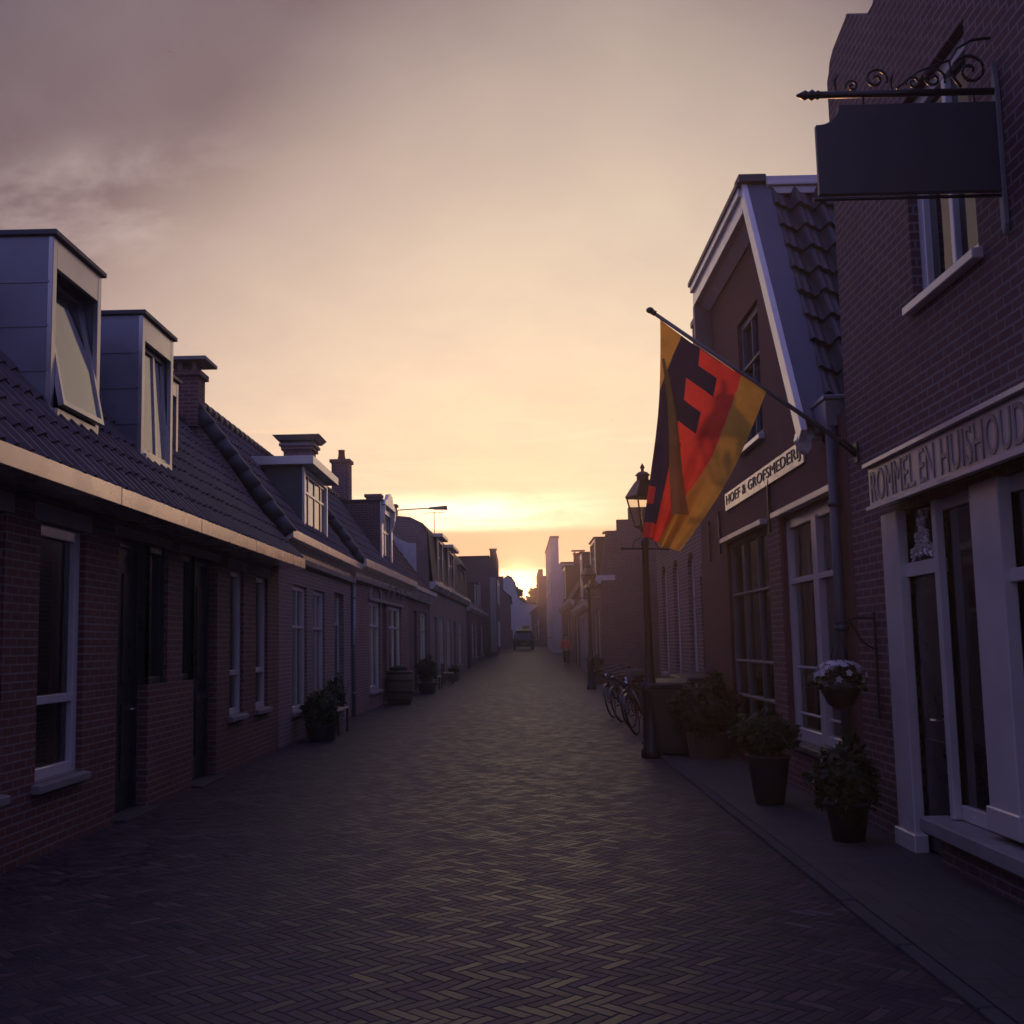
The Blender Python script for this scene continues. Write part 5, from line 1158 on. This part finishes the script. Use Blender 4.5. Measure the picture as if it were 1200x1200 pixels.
# ================================================================== TREES AND BIRDS
def tree(label, x_, y_, z_, H_, rad, n=1500, sz=.32):
    t_ = thing('tree', label, 'tree', (x_, y_, z_), random.uniform(0, 6), 'trees beyond the end of the street')
    mb = MB(); mb.tube([(0, 0, 0), (.1, 0, H_ * .3), (0, .1, H_ * .6), (.05, .05, H_ * .85)], [.28, .22, .14, .05], 9)
    for k in range(7):
        a_ = k * 2.4; z0 = H_ * (.35 + .06 * k); mb.tube([(0, 0, z0), (rad * .4 * math.cos(a_), rad * .4 * math.sin(a_), z0 + rad * .3), (rad * .8 * math.cos(a_), rad * .8 * math.sin(a_), z0 + rad * .5)], [.09, .06, .02], 6)
    mb.build('trunk', M['bark'], t_)
    mb = MB()
    for k in range(9):
        a_ = k * 2.4; q = .55 * rad * (k % 3) / 2; c0 = (q * math.cos(a_), q * math.sin(a_), H_ * (.52 + .045 * k)); rr = rad * random.uniform(.42, .62) * (1 - .04 * k)
        leaves(mb, n // 9, c0, (rr, rr, rr * .8), sz)
    mb.build('crown', M['leaf_tree'], t_)
tree('narrow round-topped tree rising behind the curved white gable', .5, 172, 1.0, 9.9, 1.25, 3200, .28)
tree('broad tree right of the bright gap at the street end', 3.1, 178, 1.0, 9.9, 2.5, 5200, .36)
tree('higher tree behind the stepped chimneys, at the right of the gap', 5.2, 185, 1.0, 11.0, 2.4, 4600, .36)
tree('low spreading tree in the bright gap above the white house', 1.75, 165, 1.0, 6.2, 1.5, 2600, .30)
def bird(label, loc, rz):
    b_ = thing('flying_bird', label, 'bird', loc, rz)
    mb = MB(); mb.lathe([(.005, -.16), (.035, -.10), (.05, 0), (.035, .09), (.02, .12), (.004, .17)], n=8); mb.v = [(x_, z, y_) for x_, y_, z in mb.v]
    for sx in (-1, 1): mb.hull8([(0, -.05, .01), (0, .07, .01), (sx * .22, .06, .10), (sx * .22, -.02, .10)], [(0, -.05, .02), (0, .07, .02), (sx * .22, .06, .108), (sx * .22, -.02, .108)]); mb.hull8([(sx * .22, -.02, .10), (sx * .22, .06, .10), (sx * .46, -.02, .05), (sx * .46, -.05, .05)], [(sx * .22, -.02, .106), (sx * .22, .06, .106), (sx * .46, -.02, .055), (sx * .46, -.05, .055)])
    mb.build('body', M['iron'], b_); return b_
bird('tiny dark bird high in the mauve clouds at the upper left', (-14.0, 45.0, 26.5), R(40)).scale = (.3,) * 3
bird('tiny bird low in the pale sky above the street', (7.6, 85.0, 18.3), R(70)).scale = (.3,) * 3

# ================================================================== LIGHT, SKY, AIR
SUN_EL, SUN_AZ = R(2.5), R(0.1)          # azimuth measured from +Y towards +X
sd = Vector((math.sin(SUN_AZ) * math.cos(SUN_EL), math.cos(SUN_AZ) * math.cos(SUN_EL), math.sin(SUN_EL)))
sl = bpy.data.lights.new('sun', 'SUN'); sl.energy = 4.0; sl.angle = R(.55); sl.color = (1.0, .49, .23)
so = bpy.data.objects.new('sun', sl); COL.objects.link(so); so.rotation_euler = (-sd).to_track_quat('-Z', 'Y').to_euler()

w = bpy.data.worlds.new('World'); scn.world = w; w.use_nodes = True
t = NT(w.node_tree); bg = t.n['Background']
sky = t.new('ShaderNodeTexSky'); sky.sky_type = 'NISHITA'; sky.sun_disc = False; sky.sun_elevation = SUN_EL; sky.sun_rotation = SUN_AZ; sky.altitude = 0; sky.air_density = 1.4; sky.dust_density = 2.5; sky.ozone_density = 2.0
dirv = t.vmath('NORMALIZE', t.new('ShaderNodeTexCoord').outputs['Generated'])
dx, dy, dz = t.sep(dirv)
STR = .10
cosang = t.vmath('DOT_PRODUCT', dirv, tuple(Vector((0, math.cos(R(3)), math.sin(R(3))))))
ang = t.math('DIVIDE', t.math('ARCCOSINE', t.math('MINIMUM', cosang, .99999)), math.pi)      # 0..1 = 0..180 deg
# cloud deck seen in perspective: project the direction on a plane overhead
inv = t.math('DIVIDE', 1.0, t.math('ADD', t.math('MAXIMUM', dz, 0.0), .10))
cp = t.comb(t.math('MULTIPLY', dx, inv), t.math('MULTIPLY', dy, t.math('MULTIPLY', inv, .8)), 0.0)
n1 = t.noise(cp, .9, 6, .55, .4); n2 = t.noise(cp, 3.2, 6, .6, .3)
angw = t.math('ADD', ang, t.math('MULTIPLY', t.math('SUBTRACT', n1, .5), .055))
angw = t.math('ADD', angw, t.math('MULTIPLY', t.math('MULTIPLY', t.math('ADD', t.math('ABSOLUTE', t.math('SUBTRACT', dx, .10)), t.math('MULTIPLY', dx, -.62)), .070), t.rng(dz, .12, .42)))
D = lambda d_: d_ / 180
cl_col = t.ramp(angw, [(0, (.72, .62, .36)), (D(6), (.80, .75, .48)), (D(12), (.82, .735, .53)), (D(19), (.70, .60, .47)), (D(26), (.47, .39, .34)), (D(33), (.17, .134, .15)), (D(46), (.12, .10, .125)), (D(62), (.36, .31, .78)), (D(80), (.48, .45, 1.35)), (1, (.46, .44, 1.45))])
# texture inside the deck
cl_col = t.mix(t.rng(n2, .40, .72, 0, .38), cl_col, t.mix(.5, cl_col, (.36, .31, .36, 1)))
# paler torn streaks high at the left
dsk = t.math('ADD', dz, t.math('MULTIPLY', dx, -.22))
streak = t.math('MULTIPLY', t.rng(t.noise(t.comb(t.math('MULTIPLY', dx, 7.0), 0.0, t.math('MULTIPLY', dsk, 15.0)), 1.2, 6, .62, .25), .44, .68), t.math('MULTIPLY', t.rng(dsk, .35, .41, 0, 1, True), t.math('MULTIPLY', t.rng(dsk, .49, .44, 0, 1, True), t.rng(dx, -.10, -.34, 0, 1, True))))
cl_col = t.mix(t.math('MULTIPLY', streak, .6), cl_col, (.62, .53, .50, 1))
# bright torn gap in the clouds above the roofs, and a clear band at the horizon under the deck
band = t.math('MULTIPLY', t.rng(dz, .088, .106, 0, 1, True), t.rng(dz, .138, .118, 0, 1, True))
bn = t.noise(t.comb(t.math('MULTIPLY', dx, 9.0), 0.0, t.math('MULTIPLY', dz, 60.0)), 1.0, 6, .6, .5)
side = t.rng(t.math('ABSOLUTE', t.math('ADD', dx, .045)), .015, .16, 1, 0, True)
gap = t.math('MULTIPLY', t.math('MULTIPLY', band, side), t.rng(bn, .30, .58, .1, 1))
cl_col = t.mix(gap, cl_col, (2.3, 1.9, 1.25, 1))
wis = t.math('MULTIPLY', t.math('MULTIPLY', t.rng(dz, .125, .15, 0, 1, True), t.rng(dz, .215, .17, 0, 1, True)), t.rng(t.noise(t.comb(t.math('MULTIPLY', dx, 7.0), 3.0, t.math('MULTIPLY', dz, 75.0)), 1.0, 6, .6, .7), .54, .68))
cl_col = t.mix(t.math('MULTIPLY', wis, .5), cl_col, (1.05, .84, .55, 1))
under = t.math('MULTIPLY', t.rng(dz, .103, .095, 0, 1, True), t.rng(dz, .060, .066, 0, 1, True))
cl_col = t.mix(t.math('MULTIPLY', under, t.rng(t.math('ABSOLUTE', dx), .05, .5, .9, .35)), cl_col, (.42, .33, .20, 1))
low = t.math('MULTIPLY', t.rng(dz, .066, .060, 0, 1, True), t.rng(t.math('ABSOLUTE', dx), .02, .25, 1, 0, True))
cl_col = t.mix(low, cl_col, (3.0, 2.3, 1.0, 1))
sang = t.math('ARCCOSINE', t.math('MINIMUM', t.vmath('DOT_PRODUCT', dirv, tuple(sd)), .9999999))
core = t.math('POWER', t.rng(sang, 0.0, .036, 1, 0), 2.0)
cl_col = t.mix(1.0, cl_col, t.mix(core, (0, 0, 0, 1), (9.0, 5.6, 2.2, 1)), 'ADD')
# the clear dusk-blue sky shows where the deck thins: overhead and behind
cover = t.rng(t.math('ADD', angw, t.math('MULTIPLY', t.math('SUBTRACT', n2, .5), .15)), D(48), D(84), 1.0, .35, True)
skyc = t.vmath('MULTIPLY', sky.outputs[0], (STR * 1.0, STR * 1.0, STR * 1.0))
fin = t.mix(cover, skyc, cl_col)
fin = t.vmath('MULTIPLY', fin, (1 / STR,) * 3)
t.l.new(fin, bg.inputs[0]); bg.inputs[1].default_value = STR

hz = MB(); hz.box(-262, 262, -42, 482, -1.1, 27.5)
m_, tt, p_b = mat_base('haze_air'); tt.n.remove(p_b)
pv = tt.new('ShaderNodeVolumePrincipled'); pv.inputs['Color'].default_value = (.92, .80, .76, 1); pv.inputs['Density'].default_value = .0024; pv.inputs['Anisotropy'].default_value = .66
tt.l.new(pv.outputs[0], tt.n['Material Output'].inputs['Volume'])
tag(hz.build('haze', m_), kind='stuff')

vs = scn.view_settings; vs.view_transform = 'Standard'; vs.look = 'None'; vs.exposure = 0.0; vs.gamma = 1.0
scn.cycles.use_denoising = True; scn.cycles.max_bounces = 6; scn.cycles.volume_bounces = 0; scn.cycles.diffuse_bounces = 3; scn.cycles.glossy_bounces = 3; scn.cycles.transparent_max_bounces = 6
scn.cycles.caustics_reflective = False; scn.cycles.caustics_refractive = False
